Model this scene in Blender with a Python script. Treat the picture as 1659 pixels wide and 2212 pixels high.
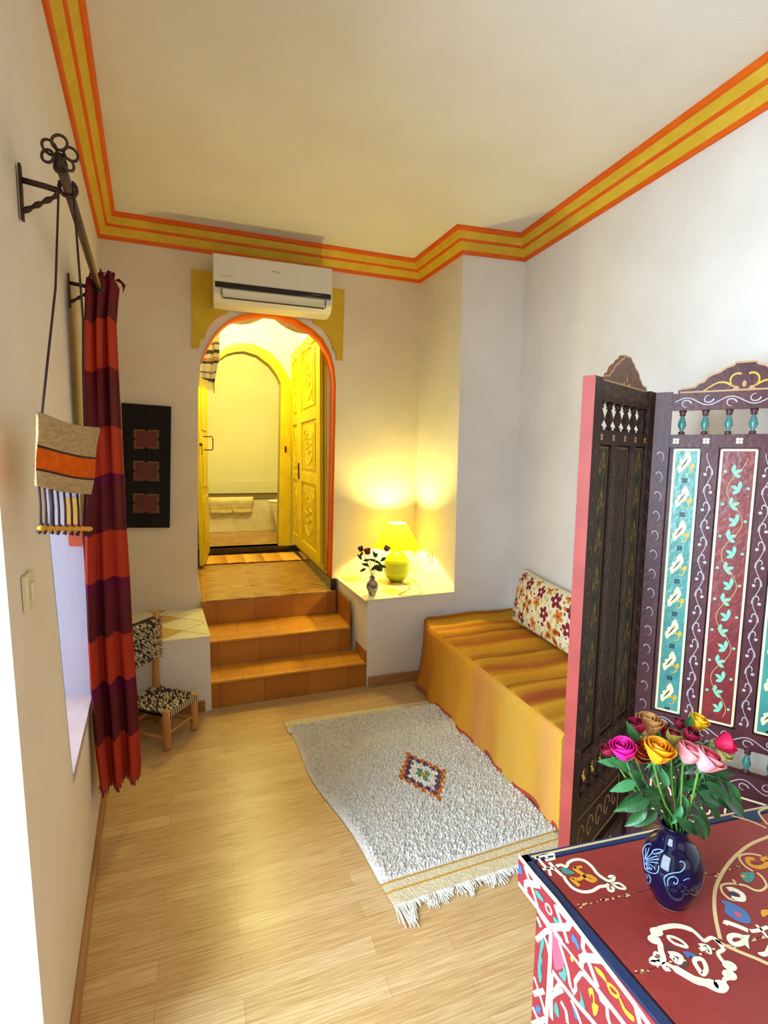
import bpy, bmesh, math, random
import numpy as np
from mathutils import Vector, Matrix
random.seed(7); rng = np.random.RandomState(7)
for o in list(bpy.data.objects): bpy.data.objects.remove(o)
SC = bpy.context.scene
COL = SC.collection
PI = math.pi

# ------------------------------------------------------------------ camera
F = 1105.08; YAW, PITCH, ROLL = .3443, -.1105, .0119
CAM = np.array([.5449, 0., 1.5])
_f = np.array([math.sin(YAW)*math.cos(PITCH), math.cos(YAW)*math.cos(PITCH), math.sin(PITCH)])
_r0 = np.array([math.cos(YAW), -math.sin(YAW), 0.]); _u0 = np.cross(_r0, _f)
_r = _r0*math.cos(ROLL)+_u0*math.sin(ROLL); _u = -_r0*math.sin(ROLL)+_u0*math.cos(ROLL)
cd = bpy.data.cameras.new('camera'); cam = bpy.data.objects.new('camera', cd); COL.objects.link(cam)
cd.sensor_fit = 'HORIZONTAL'; cd.sensor_width = 36; cd.lens = F/1659*36; cd.clip_start = .02
cam.matrix_world = Matrix(((_r[0], _u[0], -_f[0], CAM[0]), (_r[1], _u[1], -_f[1], CAM[1]), (_r[2], _u[2], -_f[2], CAM[2]), (0, 0, 0, 1)))
SC.camera = cam

# ------------------------------------------------------------------ light
SC.view_settings.view_transform = 'Standard'; SC.view_settings.look = 'None'
SC.view_settings.gamma = 1; SC.view_settings.use_curve_mapping = False
SC.view_settings.exposure = 0.33
w = bpy.data.worlds.new('sky'); SC.world = w; w.use_nodes = True
bg = w.node_tree.nodes['Background']; bg.inputs[0].default_value = (.55, .78, 1, 1); bg.inputs[1].default_value = .7

def area(name, loc, target, sx, sy, power, color):
    l = bpy.data.lights.new(name, 'AREA'); l.shape = 'RECTANGLE'; l.size = sx; l.size_y = sy; l.energy = power; l.color = color
    o = bpy.data.objects.new(name, l); COL.objects.link(o); o.location = loc
    d = Vector(target)-Vector(loc); o.rotation_euler = d.to_track_quat('-Z', 'Y').to_euler(); return o
def bulb(name, loc, power, color, r=.03):
    l = bpy.data.lights.new(name, 'POINT'); l.energy = power; l.color = color; l.shadow_soft_size = r
    o = bpy.data.objects.new(name, l); COL.objects.link(o); o.location = loc; return o
DAY = (.67, .85, 1.0)
area('daylight_garden_door', (-1.5, -.05, 1.6), (1.6, .9, .9), 1.6, 2.6, 265, DAY)
area('daylight_niche_window', (-.34, 1.8, 1.05), (.6, 1.95, .75), .6, .75, .25, (.60, .58, 1.0))
area('daylight_over_sill', (-1.05, 2.25, 1.75), (.9, 1.85, .0), .5, .7, 30, (.66, .70, 1.0))
area('fill_light_behind', (1.3, -1.75, 1.7), (1.3, 2, 1.6), 1.8, 1.6, 9, (1, .88, .72))  # warm fill lamp added behind the viewer, no window stands there
bulb('hall_ceiling_bulb', (.95, 4.45, 2.72), 38, (1, .89, .30), .12)
bulb('bathroom_bulb', (1.0, 5.9, 2.75), 25, (1, .90, .32), .12)

# ------------------------------------------------------------------ photo ray onto real planes
def _d(u, v): return _f*F+_r*(u-829.5)-_u*(v-1106)
def PL(u, v, p, n):
    d = _d(u, v); p = np.array(p, float); n = np.array(n, float)
    return CAM+d*(((p-CAM)@n)/(d@n))
def GX(u, v, x): return PL(u, v, (x, 0, 0), (1, 0, 0))
def GY(u, v, y): return PL(u, v, (0, y, 0), (0, 1, 0))
def GZ(u, v, z): return PL(u, v, (0, 0, z), (0, 0, 1))
# plan of the room
LA, A, B, Cc, D, Ee = [np.array(p) for p in ((.3111, 0.), (0., 3.6294), (2.1235, 3.659), (2.1547, 3.0506), (2.5914, 3.0129), (2.4856, 0.))]
LN = A+(LA-A)*(3.6294+1.9)/3.6294; EN = D+(Ee-D)*(3.0129+1.9)/3.0129
HL, H = 2.775, 2.906
def nrm(p, q): t = (q-p)/np.linalg.norm(q-p); return np.array([t[1], -t[0]]), t
NL, TL = nrm(LA, A); NB, TB = nrm(A, B); NR, TR = nrm(D, Ee)
def WLp(u, v, o=0): p = A+NL*o; return PL(u, v, (p[0], p[1], 0), (NL[0], NL[1], 0))
def WBp(u, v, o=0): p = A+NB*o; return PL(u, v, (p[0], p[1], 0), (NB[0], NB[1], 0))
def wallx(y): return .3111*(1-y/3.6294)

# ------------------------------------------------------------------ materials
def lin(c):
    if isinstance(c, str): c = tuple(int(c[i:i+2], 16)/255 for i in (0, 2, 4))
    return tuple(x/12.92 if x <= .04045 else ((x+.055)/1.055)**2.4 for x in c[:3])+(1,)
M = {}
def mat(name, col, rough=.6, col2=None, scale=8, bump=0, bscale=60, spec=.5, metal=0, stretch=None, trans=0, coat=0, lo=.35, hi=.65, detail=4):
    m = bpy.data.materials.new(name); m.use_nodes = True; nt = m.node_tree; n = nt.nodes; L = nt.links
    b = n['Principled BSDF']; b.inputs['Roughness'].default_value = rough; b.inputs['Base Color'].default_value = lin(col)
    b.inputs['Specular IOR Level'].default_value = spec; b.inputs['Metallic'].default_value = metal; b.inputs['Coat Weight'].default_value = coat
    b.inputs['Coat Roughness'].default_value = .12
    tc = n.new('ShaderNodeTexCoord'); mp = n.new('ShaderNodeMapping'); L.new(tc.outputs['Object'], mp.inputs['Vector'])
    if stretch: mp.inputs['Scale'].default_value = stretch
    if col2:
        t = n.new('ShaderNodeTexNoise'); t.inputs['Scale'].default_value = scale; t.inputs['Detail'].default_value = detail; L.new(mp.outputs[0], t.inputs['Vector'])
        r = n.new('ShaderNodeValToRGB'); r.color_ramp.elements[0].position = lo; r.color_ramp.elements[1].position = hi
        r.color_ramp.elements[0].color = lin(col); r.color_ramp.elements[1].color = lin(col2)
        L.new(t.outputs['Fac'], r.inputs['Fac']); L.new(r.outputs['Color'], b.inputs['Base Color'])
    if bump:
        t2 = n.new('ShaderNodeTexNoise'); t2.inputs['Scale'].default_value = bscale; t2.inputs['Detail'].default_value = 5; L.new(mp.outputs[0], t2.inputs['Vector'])
        bp = n.new('ShaderNodeBump'); bp.inputs['Strength'].default_value = bump; bp.inputs['Distance'].default_value = .01
        L.new(t2.outputs['Fac'], bp.inputs['Height']); L.new(bp.outputs[0], b.inputs['Normal'])
    M[name] = m; return m
def ramp_mat(name, stops, axis, lo, hi, rough=.8, noise=.0, bump=.0, bscale=200, spec=.2, constant=False, nscale=30, stretch=(1, 1, 1)):
    """colour by position along one object axis (woven stripes)"""
    m = mat(name, stops[0][1], rough, bump=bump, bscale=bscale, spec=spec); nt = m.node_tree; n = nt.nodes; L = nt.links; b = n['Principled BSDF']
    tc = n.new('ShaderNodeTexCoord'); sp = n.new('ShaderNodeSeparateXYZ'); L.new(tc.outputs['Object'], sp.inputs[0])
    mr = n.new('ShaderNodeMapRange'); mr.inputs['From Min'].default_value = lo; mr.inputs['From Max'].default_value = hi; mr.clamp = False
    src = sp.outputs['XYZ'.index(axis)]
    if noise:
        mp = n.new('ShaderNodeMapping'); mp.inputs['Scale'].default_value = stretch; L.new(tc.outputs['Object'], mp.inputs[0])
        t = n.new('ShaderNodeTexNoise'); t.inputs['Scale'].default_value = nscale; L.new(mp.outputs[0], t.inputs['Vector'])
        ma = n.new('ShaderNodeMath'); ma.operation = 'MULTIPLY_ADD'; ma.inputs[1].default_value = noise; L.new(t.outputs['Fac'], ma.inputs[0]); L.new(src, ma.inputs[2]); src = ma.outputs[0]
    L.new(src, mr.inputs['Value']); r = n.new('ShaderNodeValToRGB'); cr = r.color_ramp
    if constant: cr.interpolation = 'CONSTANT'
    while len(cr.elements) < len(stops): cr.elements.new(.5)
    for e, (p, c) in zip(cr.elements, stops): e.position = p; e.color = lin(c)
    L.new(mr.outputs[0], r.inputs['Fac']); L.new(r.outputs['Color'], b.inputs['Base Color']); return m
def brick(name, c1, c2, mortar, bw, rh, ms, rough=.35, rot=(0, 0, 0), off=.5, loc=(0, 0, 0), grain=None, spec=.5, bump=.15):
    m = mat(name, c1, rough, spec=spec); nt = m.node_tree; n = nt.nodes; L = nt.links; b = n['Principled BSDF']
    tc = n.new('ShaderNodeTexCoord'); mp = n.new('ShaderNodeMapping'); mp.inputs['Rotation'].default_value = rot; mp.inputs['Location'].default_value = loc; L.new(tc.outputs['Object'], mp.inputs[0])
    t = n.new('ShaderNodeTexBrick'); t.offset = off; t.inputs['Scale'].default_value = 1; t.inputs['Brick Width'].default_value = bw; t.inputs['Row Height'].default_value = rh
    t.inputs['Mortar Size'].default_value = ms; t.inputs['Color1'].default_value = lin(c1); t.inputs['Color2'].default_value = lin(c2); t.inputs['Mortar'].default_value = lin(mortar); t.inputs['Bias'].default_value = 0
    L.new(mp.outputs[0], t.inputs['Vector']); out = t.outputs['Color']
    if grain:
        g = n.new('ShaderNodeTexNoise'); g.inputs['Scale'].default_value = 6; g.inputs['Detail'].default_value = 8; mp2 = n.new('ShaderNodeMapping'); mp2.inputs['Scale'].default_value = grain[0]
        L.new(tc.outputs['Object'], mp2.inputs[0]); L.new(mp2.outputs[0], g.inputs['Vector'])
        r = n.new('ShaderNodeValToRGB'); r.color_ramp.elements[0].position = .3; r.color_ramp.elements[1].position = .7; r.color_ramp.elements[0].color = lin(grain[1]); r.color_ramp.elements[1].color = lin(grain[2]); L.new(g.outputs['Fac'], r.inputs['Fac'])
        mx = n.new('ShaderNodeMix'); mx.data_type = 'RGBA'; mx.blend_type = 'MULTIPLY'; mx.inputs[0].default_value = 1; L.new(out, mx.inputs[6]); L.new(r.outputs['Color'], mx.inputs[7]); out = mx.outputs[2]
    L.new(out, b.inputs['Base Color'])
    if bump:
        bp = n.new('ShaderNodeBump'); bp.inputs['Strength'].default_value = bump; bp.inputs['Distance'].default_value = .003; bp.invert = True
        L.new(t.outputs['Fac'], bp.inputs['Height']); L.new(bp.outputs[0], b.inputs['Normal'])
    return m

mat('plaster', 'e0dad4', .85, 'e7e2dd', 3, .25, 45, .2)
mat('plaster_warm_light', 'ddcfba', .85, 'e3d7c5', 3, .25, 45, .2)  # white plaster with the warm lamp light put into its colour
mat('ceiling_plaster', 'e0dad2', .9, 'e6e2dc', 2, .12, 40, .15)
mat('hall_plaster', 'ebe6cf', .8, 'f0ecda', 3, .15, 45, .2)
mat('bath_plaster', 'ece4b8', .6, 'f0eac8', 2, .1, 30, .3)
mat('reveal_paint', 'dfe2ee', .7, bump=.15, bscale=40, spec=.2)
mat('orange_paint', 'dc5a08', .55, 'e0660e', 10, .1, 60, .3)
mat('cornice_yellow', 'd0aa2c', .6, 'dab63a', 14, .15, 80, .3)
mat('panel_yellow', 'cba61c', .6, 'd4b22e', 10, .1, 60, .3)
brick('laminate', 'ddbf90', 'ceab78', 'b89664', .62, .0655, .0008, .27, off=.37, grain=((1.2, 26, 1), 'd9cdb8', 'ffffff'), bump=.08)
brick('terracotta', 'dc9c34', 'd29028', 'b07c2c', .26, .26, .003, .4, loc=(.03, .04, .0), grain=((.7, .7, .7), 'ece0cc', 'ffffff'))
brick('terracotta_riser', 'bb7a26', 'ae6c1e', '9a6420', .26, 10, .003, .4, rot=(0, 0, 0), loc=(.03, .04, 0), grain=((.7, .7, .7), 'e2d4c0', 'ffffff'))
brick('travertine', 'c29a5e', 'b88c4c', 'd0b078', .33, .33, .003, .25, off=0, loc=(.12, .1, 0), grain=((1.2, 7, 1), 'b89468', 'ffffff'))
mat('black_tile', '17181a', .15, spec=.6)
mat('cream_tile', 'e9e3c4', .3, 'dfd8b4', 20, spec=.5)
mat('ochre_tile', 'c6a545', .35)
mat('grout', 'a29367', .8)
mat('skirting_wood', 'b08050', .5, 'a06f42', 5, stretch=(1, 1, 14))
mat('tile_skirting', '9c6a34', .4)
mat('door_yellow', 'e0c80c', .45, 'd6bb08', 6, .08, 90, .4)
mat('ac_white', 'e4ded4', .35, spec=.5)
mat('ac_lower', 'e6dfc8', .35); mat('black_gloss', '0c0c0d', .2); mat('grey_mark', '8f8a80', .5); mat('dark_slot', '35322c', .6)
mat('iron', '3a2b22', .5, '4c382c', 30, .3, 80, .5, metal=.6); mat('rod_iron', '6a5545', .42, '59463a', 12, spec=.5, metal=.5)
mat('cord_brown', '2e1216', .8); mat('switch_plastic', 'dccfae', .35)

# ------------------------------------------------------------------ mesh helpers
class MB:
    def __init__(s): s.v = []; s.f = []; s.m = []
    def add(s, vs, fs, mi=0):
        b = len(s.v); s.v += [tuple(float(c) for c in p) for p in vs]; s.f += [tuple(i+b for i in f) for f in fs]; s.m += [mi]*len(fs); return s
    def box(s, lo, hi, mi=0, ax=None):
        x0, y0, z0 = lo; x1, y1, z1 = hi
        vs = [(x, y, z) for x in (x0, x1) for y in (y0, y1) for z in (z0, z1)]
        if ax: vs = [ax(*p) for p in vs]
        s.add(vs, [(0, 1, 3, 2), (4, 6, 7, 5), (0, 4, 5, 1), (2, 3, 7, 6), (0, 2, 6, 4), (1, 5, 7, 3)], mi); return s
    def prism(s, pts, off, mi=0, mside=None):
        """pts: closed 3D polygon, off: extrusion vector"""
        n = len(pts); off = np.array(off, float); p = [np.array(q, float) for q in pts]; q = [x+off for x in p]
        s.add(p+q, [tuple(range(n)), tuple(range(2*n-1, n-1, -1))], mi)
        s.add(p+q, [(i, i+n, (i+1) % n+n, (i+1) % n) for i in range(n)], mi if mside is None else mside); return s
    def grid(s, P, mi=0, wrapu=False, wrapv=False):
        """P[i][j] points"""
        P = np.array(P, float); a, b = P.shape[:2]; fs = []
        for i in range(a-(0 if wrapu else 1)):
            for j in range(b-(0 if wrapv else 1)):
                fs.append((i*b+j, ((i+1) % a)*b+j, ((i+1) % a)*b+(j+1) % b, i*b+(j+1) % b))
        s.add(P.reshape(-1, 3), fs, mi); return s
    def tube(s, pts, r, n=8, mi=0, cap=True, closed=False):
        pts = [np.array(p, float) for p in pts]; k = len(pts); rs = r if hasattr(r, '__len__') else [r]*k
        up = np.array([0, 0, 1.]); rows = []; prev = None
        for i in range(k):
            a = pts[i-1] if (i > 0 or closed) else pts[i]; b = pts[(i+1) % k] if (i < k-1 or closed) else pts[i]
            t = b-a; t = t/(np.linalg.norm(t)+1e-9)
            if prev is None:
                x = np.cross(t, up)
                if np.linalg.norm(x) < .1: x = np.cross(t, [1, 0, 0])
            else: x = prev-t*(prev@t)
            x = x/(np.linalg.norm(x)+1e-9); prev = x; y = np.cross(t, x)
            rows.append([pts[i]+rs[i]*(x*math.cos(2*PI*j/n)+y*math.sin(2*PI*j/n)) for j in range(n)])
        b0 = len(s.v); s.grid(rows, mi, wrapu=closed, wrapv=True)
        if cap and not closed:
            s.f += [tuple(b0+j for j in range(n)), tuple(b0+(k-1)*n+j for j in range(n-1, -1, -1))]; s.m += [mi, mi]
        return s
    def lathe(s, c, prof, n=32, mi=0, cap=True, ax=None):
        """prof: (r,z) list; ax: optional (3 vectors) frame"""
        c = np.array(c, float); X, Y, Z = ax if ax else np.eye(3)
        rows = [[c+np.array(X)*r*math.cos(2*PI*j/n)+np.array(Y)*r*math.sin(2*PI*j/n)+np.array(Z)*z for j in range(n)] for r, z in prof]
        b0 = len(s.v); s.grid(rows, mi, wrapv=True); k = len(prof)
        if cap: s.f += [tuple(b0+j for j in range(n-1, -1, -1)), tuple(b0+(k-1)*n+j for j in range(n))]; s.m += [mi, mi]
        return s
    def ribbon(s, pts, w, nv, mi=0, closed=False, h=.0008):
        """painted stroke lying on a plane with normal nv"""
        pts = [np.array(p, float) for p in pts]; nv = np.array(nv, float); k = len(pts); ws = w if hasattr(w, '__len__') else [w]*k; rows = []
        for i in range(k):
            a = pts[i-1] if (i > 0 or closed) else pts[i]; b = pts[(i+1) % k] if (i < k-1 or closed) else pts[i]
            t = b-a; t = t/(np.linalg.norm(t)+1e-9); x = np.cross(t, nv); q = pts[i]+nv*h
            rows.append([pts[i]-x*ws[i]/2, q-x*ws[i]/2, q+x*ws[i]/2, pts[i]+x*ws[i]/2])
        s.grid(rows, mi, wrapu=closed); return s
    def blob(s, pts, nv, mi=0, h=.0006):
        pts = [np.array(p, float)+np.array(nv, float)*h for p in pts]; n = len(pts); c = sum(pts)/n
        s.add(pts+[c], [(i, (i+1) % n, n) for i in range(n)], mi); return s
    def build(s, name, mats, parent=None, smooth=False, bevel=0, solid=0, sub=0):
        me = bpy.data.meshes.new(name); me.from_pydata(s.v, [], s.f)
        for m in (mats if isinstance(mats, (list, tuple)) else [mats]): me.materials.append(M[m])
        me.polygons.foreach_set('material_index', s.m)
        if smooth: me.polygons.foreach_set('use_smooth', [True]*len(s.f))
        bm = bmesh.new(); bm.from_mesh(me)
        big = [f for f in bm.faces if len(f.verts) > 4]
        if big: bmesh.ops.triangulate(bm, faces=big)
        if bevel: bmesh.ops.remove_doubles(bm, verts=bm.verts, dist=1e-6)
        bmesh.ops.recalc_face_normals(bm, faces=bm.faces); bm.to_mesh(me); bm.free()
        o = bpy.data.objects.new(name, me); COL.objects.link(o)
        if parent: o.parent = parent; o.matrix_parent_inverse = Matrix.Translation(-parent.location) if parent.type == 'EMPTY' else Matrix.Identity(4)
        if solid: md = o.modifiers.new('t', 'SOLIDIFY'); md.thickness = solid; md.offset = 0
        if bevel: md = o.modifiers.new('b', 'BEVEL'); md.width = bevel; md.segments = 2; md.limit_method = 'ANGLE'; md.angle_limit = .7
        if sub: md = o.modifiers.new('s', 'SUBSURF'); md.levels = sub; md.render_levels = sub
        if smooth == 'auto' or bevel:
            try: me.polygons.foreach_set('use_smooth', [True]*len(me.polygons)); me.set_sharp_from_angle(angle=.6)
            except Exception: pass
        return o
def tag(o, label=None, cat=None, group=None, kind=None):
    if label: o['label'] = label
    if cat: o['category'] = cat
    if group: o['group'] = group
    if kind: o['kind'] = kind
    return o
def thing(name, label, cat, loc, group=None):
    o = bpy.data.objects.new(name, None); COL.objects.link(o); o.location = [float(c) for c in loc]; o.empty_display_size = .05; return tag(o, label, cat, group)
def struct(o, label=None): return tag(o, label, kind='structure')
def smoothc(pts, n=6, closed=True):
    """catmull-rom through points"""
    P = [np.array(p, float) for p in pts]; k = len(P); out = []
    for i in range(k if closed else k-1):
        a, b, c, d = (P[(i-1) % k] if closed or i > 0 else P[0]), P[i], P[(i+1) % k], (P[(i+2) % k] if closed or i < k-2 else P[-1])
        for j in range(n):
            t = j/n; out.append(.5*((2*b)+(c-a)*t+(2*a-5*b+4*c-d)*t*t+(3*b-a-3*c+d)*t**3))
    if not closed: out.append(P[-1])
    return out
def V3(p, z): return np.array([p[0], p[1], z])
UP = np.array([0, 0, 1.])

# ------------------------------------------------------------------ room shell
m = MB(); m.box((-.6, -1.95, -.05), (3., 3.9, 0)); struct(m.build('floor', 'laminate'), 'pale laminate plank floor of the room')
m = MB(); m.prism([V3(p, H) for p in (LN, A, B, Cc, D, EN)], (0, 0, .08)); struct(m.build('ceiling', 'ceiling_plaster'), 'plain pale ceiling above the room')
# left wall with a tall garden door opening (near) and a window niche
def lw(y, z, o=0): x = wallx(y); return np.array([x+NL[0]*o, y, z])
T = .42
wn = [WLp(105, 1150), WLp(157, 1680)]                                 # leaning near jamb of the niche
NZ0, NZ1 = .578, 1.47; ny0b, ny0t, ny1 = 1.60, 1.435, 2.135
q = MB(); fs = []
def quad(*p, mi=0): q.add(p, [tuple(range(len(p)))], mi)
Y0, Y1 = -.42, 1.05
quad(lw(-1.9, 0), lw(Y0, 0), lw(Y0, H), lw(-1.9, H)); quad(lw(Y0, 2.3), lw(1.02, 2.3), lw(1.02, H), lw(Y0, H))
e0, e1 = lw(1.10, 0), lw(.96, H)                                      # slightly leaning jamb edge
def jx(z): return e0+(e1-e0)*z/H
quad(lw(1.10, 0), lw(ny0b, 0), lw(ny0b, NZ0), jx(NZ0)); quad(jx(NZ0), lw(ny0b, NZ0), lw(ny0t, NZ1), jx(NZ1)); quad(jx(NZ1), lw(ny0t, NZ1), lw(ny0t, H), jx(H))
quad(lw(ny0b, 0), lw(ny1, 0), lw(ny1, NZ0), lw(ny0b, NZ0)); quad(lw(ny0t, NZ1), lw(ny1, NZ1), lw(ny1, H), lw(ny0t, H)); quad(lw(ny1, 0), lw(3.63, 0), lw(3.63, H), lw(ny1, H))
# reveals
quad(jx(0), jx(2.3), jx(2.3)+[-T, .05, 0], jx(0)+[-T, .05, 0]); quad(lw(Y0, 0), lw(Y0, 2.3), lw(Y0, 2.3)+[-T, 0, 0], lw(Y0, 0)+[-T, 0, 0]); quad(lw(Y0, 2.3), jx(2.3), jx(2.3)+[-T, .05, 0], lw(Y0, 2.3)+[-T, 0, 0])
struct(q.build('wall_left', 'plaster_warm_light'), 'plaster wall at the left with warm light put into its colour')
g_ = MB(); g_.box((-1.35, 1.28, 0), (-.27, 1.40, 3.0)); struct(g_.build('wall_light_blocker', 'plaster_warm_light'), 'unseen wall added outside to block door light from the window niche')  # unseen wall added to keep the door light off the niche reveal
q = MB(); dT = np.array([-.40, -.02, 0])
a0, a1, b0, b1 = lw(ny0b, NZ0), lw(ny0t, NZ1), lw(ny1, NZ0), lw(ny1, NZ1)
quad(a0, a1, a1+dT, a0+dT); quad(b0, b1, b1+[-.40, .03, 0], b0+[-.40, .03, 0]); quad(a1, b1, b1+[-.40, .03, 0], a1+dT)
win = struct(q.build('window_1', 'reveal_paint'), 'window niche with pale lilac reveal behind the bag and curtain')
sl = MB(); sl.prism([lw(ny0b, NZ0-.03)+[0.004, 0, 0], lw(ny1, NZ0-.03)+[.004, 0, 0], lw(ny1, NZ0-.03)+[-.40, .03, 0], lw(ny0b, NZ0-.03)+dT], (0, 0, .03)); mat('sill', 'd8c4b8', .25, 'cbb4a6', 4)
sl.build('window_sill', 'sill', win)
mat('teal_paint', '2c6a72', .4); mat('glass_yellow', 'ffc83c', .3); mat('glass_orange', 'e8642c', .4)
fr = MB(); fr.prism([lw(ny0b, NZ0)+[.001, .0, 0], lw(ny0t, NZ1)+[.001, 0, 0], lw(ny0t, NZ1)+[-.02, .014, 0], lw(ny0b, NZ0)+[-.02, .014, 0]], (-.004, .004, 0)); fr.build('window_casing', 'teal_paint', win)
# coloured cloth panel hanging on the far reveal
def RV(u, v): return PL(u, v, (lw(ny1, 0)[0], ny1-.012, 0), (.07, 1, 0))
cp = thing('hanging_cloth_strip', 'small yellow cloth with orange end hanging on the window niche reveal behind the bag', 'cloth', RV(155, 1180)-[0, .004, 0])
pp = [RV(140, 1075), RV(174, 1075), RV(174, 1131), RV(141, 1131)]; k = MB(); k.prism(pp, (0, -.006, 0)); k.build('upper_cloth', 'glass_yellow', cp)
pp = [RV(146, 1131), RV(177, 1131), RV(177, 1180), RV(150, 1179)]; k = MB(); k.prism(pp, (0, -.006, 0)); k.build('lower_cloth', 'glass_orange', cp)

# back wall with arched opening (traced outline on the wall plane)
arch_px = [(434, 1296), (427, 1246), (428, 841), (430, 815), (434, 779), (446, 750), (464, 720), (480, 703), (496, 690), (520, 680), (545, 675.5), (572, 674), (606, 678), (640, 689), (675, 711), (698, 733), (714, 763), (722, 795), (725, 829), (724, 914), (717, 1251), (717, 1280)]
AR = [WBp(*p) for p in arch_px]
def bk(p, o=0): return np.array([p[0]-NB[0]*(-o), p[1]+NB[1]*o, p[2]])
nb3 = np.array([NB[0], NB[1], 0]); WT = .16
outl = [V3(A, 0), V3((AR[0][0], AR[0][1]), 0)]+AR+[V3((AR[-1][0], AR[-1][1]), 0), V3(B, 0), V3(B, H+.04), V3(A, H+.04)]
m = MB(); m.prism(outl, -nb3*WT); struct(m.build('wall_back', 'plaster_warm_light'), 'plaster back wall with the arched opening and warm light put into its colour')
RP = AR[4:]                                                            # orange painted soffit of the arch
rows = [[p+nb3*.001, p-nb3*(WT-.002)] for p in RP]
cen = np.array([1.0, AR[0][1], 1.6])
def shrink(p, d):
    v = cen-p; v[1] = 0; v[2] = v[2] if p[2] > 1.9 else 0; return p+v/np.linalg.norm(v)*d
m = MB(); m.grid([[p+nb3*.003, shrink(p, .004)+nb3*.003, shrink(p, .004)-nb3*(WT-.01), p-nb3*(WT-.01)] for p in RP[:-1]]); struct(m.build('trim_arch', 'orange_paint', smooth=True), 'orange painted inner edge of the arch')
# niche side wall + projecting pier + right wall
def vwall(name, p, q_, z0, z1, lab, mt='plaster'):
    n_, t_ = nrm(p, q_); m = MB(); m.prism([V3(p, z0), V3(q_, z0), V3(q_, z1), V3(p, z1)], V3(-n_*.05, 0)); return struct(m.build(name, mt), lab)
m = MB(); m.prism([V3(B, 0), V3(Cc, 0), V3(D, 0), V3(D+[.05, .05], 0), V3(B+[.5, .05], 0)], (0, 0, H)); struct(m.build('wall_pier', 'plaster'), 'projecting plaster pier right of the lamp niche')
vwall('wall_right', D, EN, 0, H, 'pale plaster wall at the right')
m = MB(); m.prism([V3(LN, 0), V3(EN, 0), V3(EN, H), V3(LN, H)], (0, -.05, 0)); struct(m.build('wall_front', 'plaster'), 'plaster wall behind the viewer')

# cornice: stepped, painted orange and yellow, one profile mitred round the room
path = [LN, A, B, Cc, D, EN]; e_ = .103
def offs(i, d):
    if i == 0: return path[0]+NL*d
    if i == len(path)-1: n_, t_ = nrm(path[-2], path[-1]); return path[-1]+n_*d
    n1, t1 = nrm(path[i-1], path[i]); n2, t2 = nrm(path[i], path[i+1]); s_ = np.linalg.solve(np.array([t1, -t2]).T, d*n2-d*n1); return path[i]+d*n1+s_[0]*t1
prof = [(.001, 0), (.10, 0), (.14, .10), (.16, .16), (.27, .27), (.40, .42), (.44, .46), (.50, .47), (.53, .54), (.56, .56), (.66, .66), (.76, .80), (.80, .82), (.90, .84), (.95, .90), (.99, .94), (1.0, 1.0)]
pm = [0, 0, 0, 1, 1, 1, 0, 0, 0, 1, 1, 1, 0, 0, 0, 0]
m = MB()
for k in range(len(prof)-1):
    (o1, z1), (o2, z2) = prof[k], prof[k+1]
    m.grid([[V3(offs(i, o1*e_), HL+z1*(H-HL)), V3(offs(i, o2*e_), HL+z2*(H-HL))] for i in range(6)], pm[k])
struct(m.build('trim_cornice', ['orange_paint', 'cornice_yellow']), 'orange and yellow stepped cornice round the ceiling')
# thin orange line on ceiling edge is the cornice's top; stepped yellow spandrel panels on back wall
def boardpx(name, px, lab, th=.012):
    m = MB(); m.prism([WBp(*p)+nb3*.001 for p in px], nb3*th, 0, 1); return struct(m.build(name, ['panel_yellow', 'orange_paint']), lab)
boardpx('trim_spandrel_left', [(414, 582), (458, 589), (512, 598), (511, 655), (506, 663), (490, 667), (489, 678), (478, 682), (468, 688), (457, 698), (449, 710), (444, 721), (441, 731), (432, 735), (430, 751), (415.6, 752)], 'stepped yellow painted spandrel left of the arch')
boardpx('trim_spandrel_right', [(743.5, 627), (720, 623), (654, 612), (655, 676), (661, 682), (675, 685), (677, 700), (686, 704), (698, 712), (709, 728), (716, 743), (719.5, 757), (725, 759), (726, 778), (739, 779)], 'stepped yellow painted spandrel right of the arch')

# skirting
m = MB()
def skirt(p, q_, h, th, name, mt, lab, z0=0):
    n_, t_ = nrm(p, q_); m = MB(); n3 = V3(n_, 0); m.prism([V3(p, z0), V3(q_, z0), V3(q_, z0+h), V3(p, z0+h)], n3*th); return struct(m.build(name, mt, bevel=.003), lab)
skirt(np.array(jx(0)[:2]), np.array([.045, 3.10]), .06, .014, 'baseboard_left', 'skirting_wood', 'wooden skirting along the left wall')
skirt(np.array([1.535, 3.03]), np.array([2.5, 3.02]), .068, .012, 'baseboard_back', 'skirting_wood', 'wooden skirting below the lamp shelf')
skirt(np.array([.04, 3.03]), np.array([.535, 3.03]), .066, .012, 'baseboard_ledge', 'tile_skirting', 'brown tile skirting below the left tiled ledge')
skirt(D, EN, .06, .014, 'baseboard_right', 'skirting_wood', 'wooden skirting along the right wall')

# ------------------------------------------------------------------ stairs and tiled shelves
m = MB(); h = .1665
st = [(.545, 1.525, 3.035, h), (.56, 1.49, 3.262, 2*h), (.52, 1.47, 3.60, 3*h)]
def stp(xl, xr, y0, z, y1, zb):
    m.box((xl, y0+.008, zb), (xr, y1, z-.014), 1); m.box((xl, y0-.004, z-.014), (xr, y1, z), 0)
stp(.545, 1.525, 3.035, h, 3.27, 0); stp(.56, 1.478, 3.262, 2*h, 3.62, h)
m.box((.525, 3.6, 2*h), (1.462, 3.64, 3*h-.002), 1)
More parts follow.
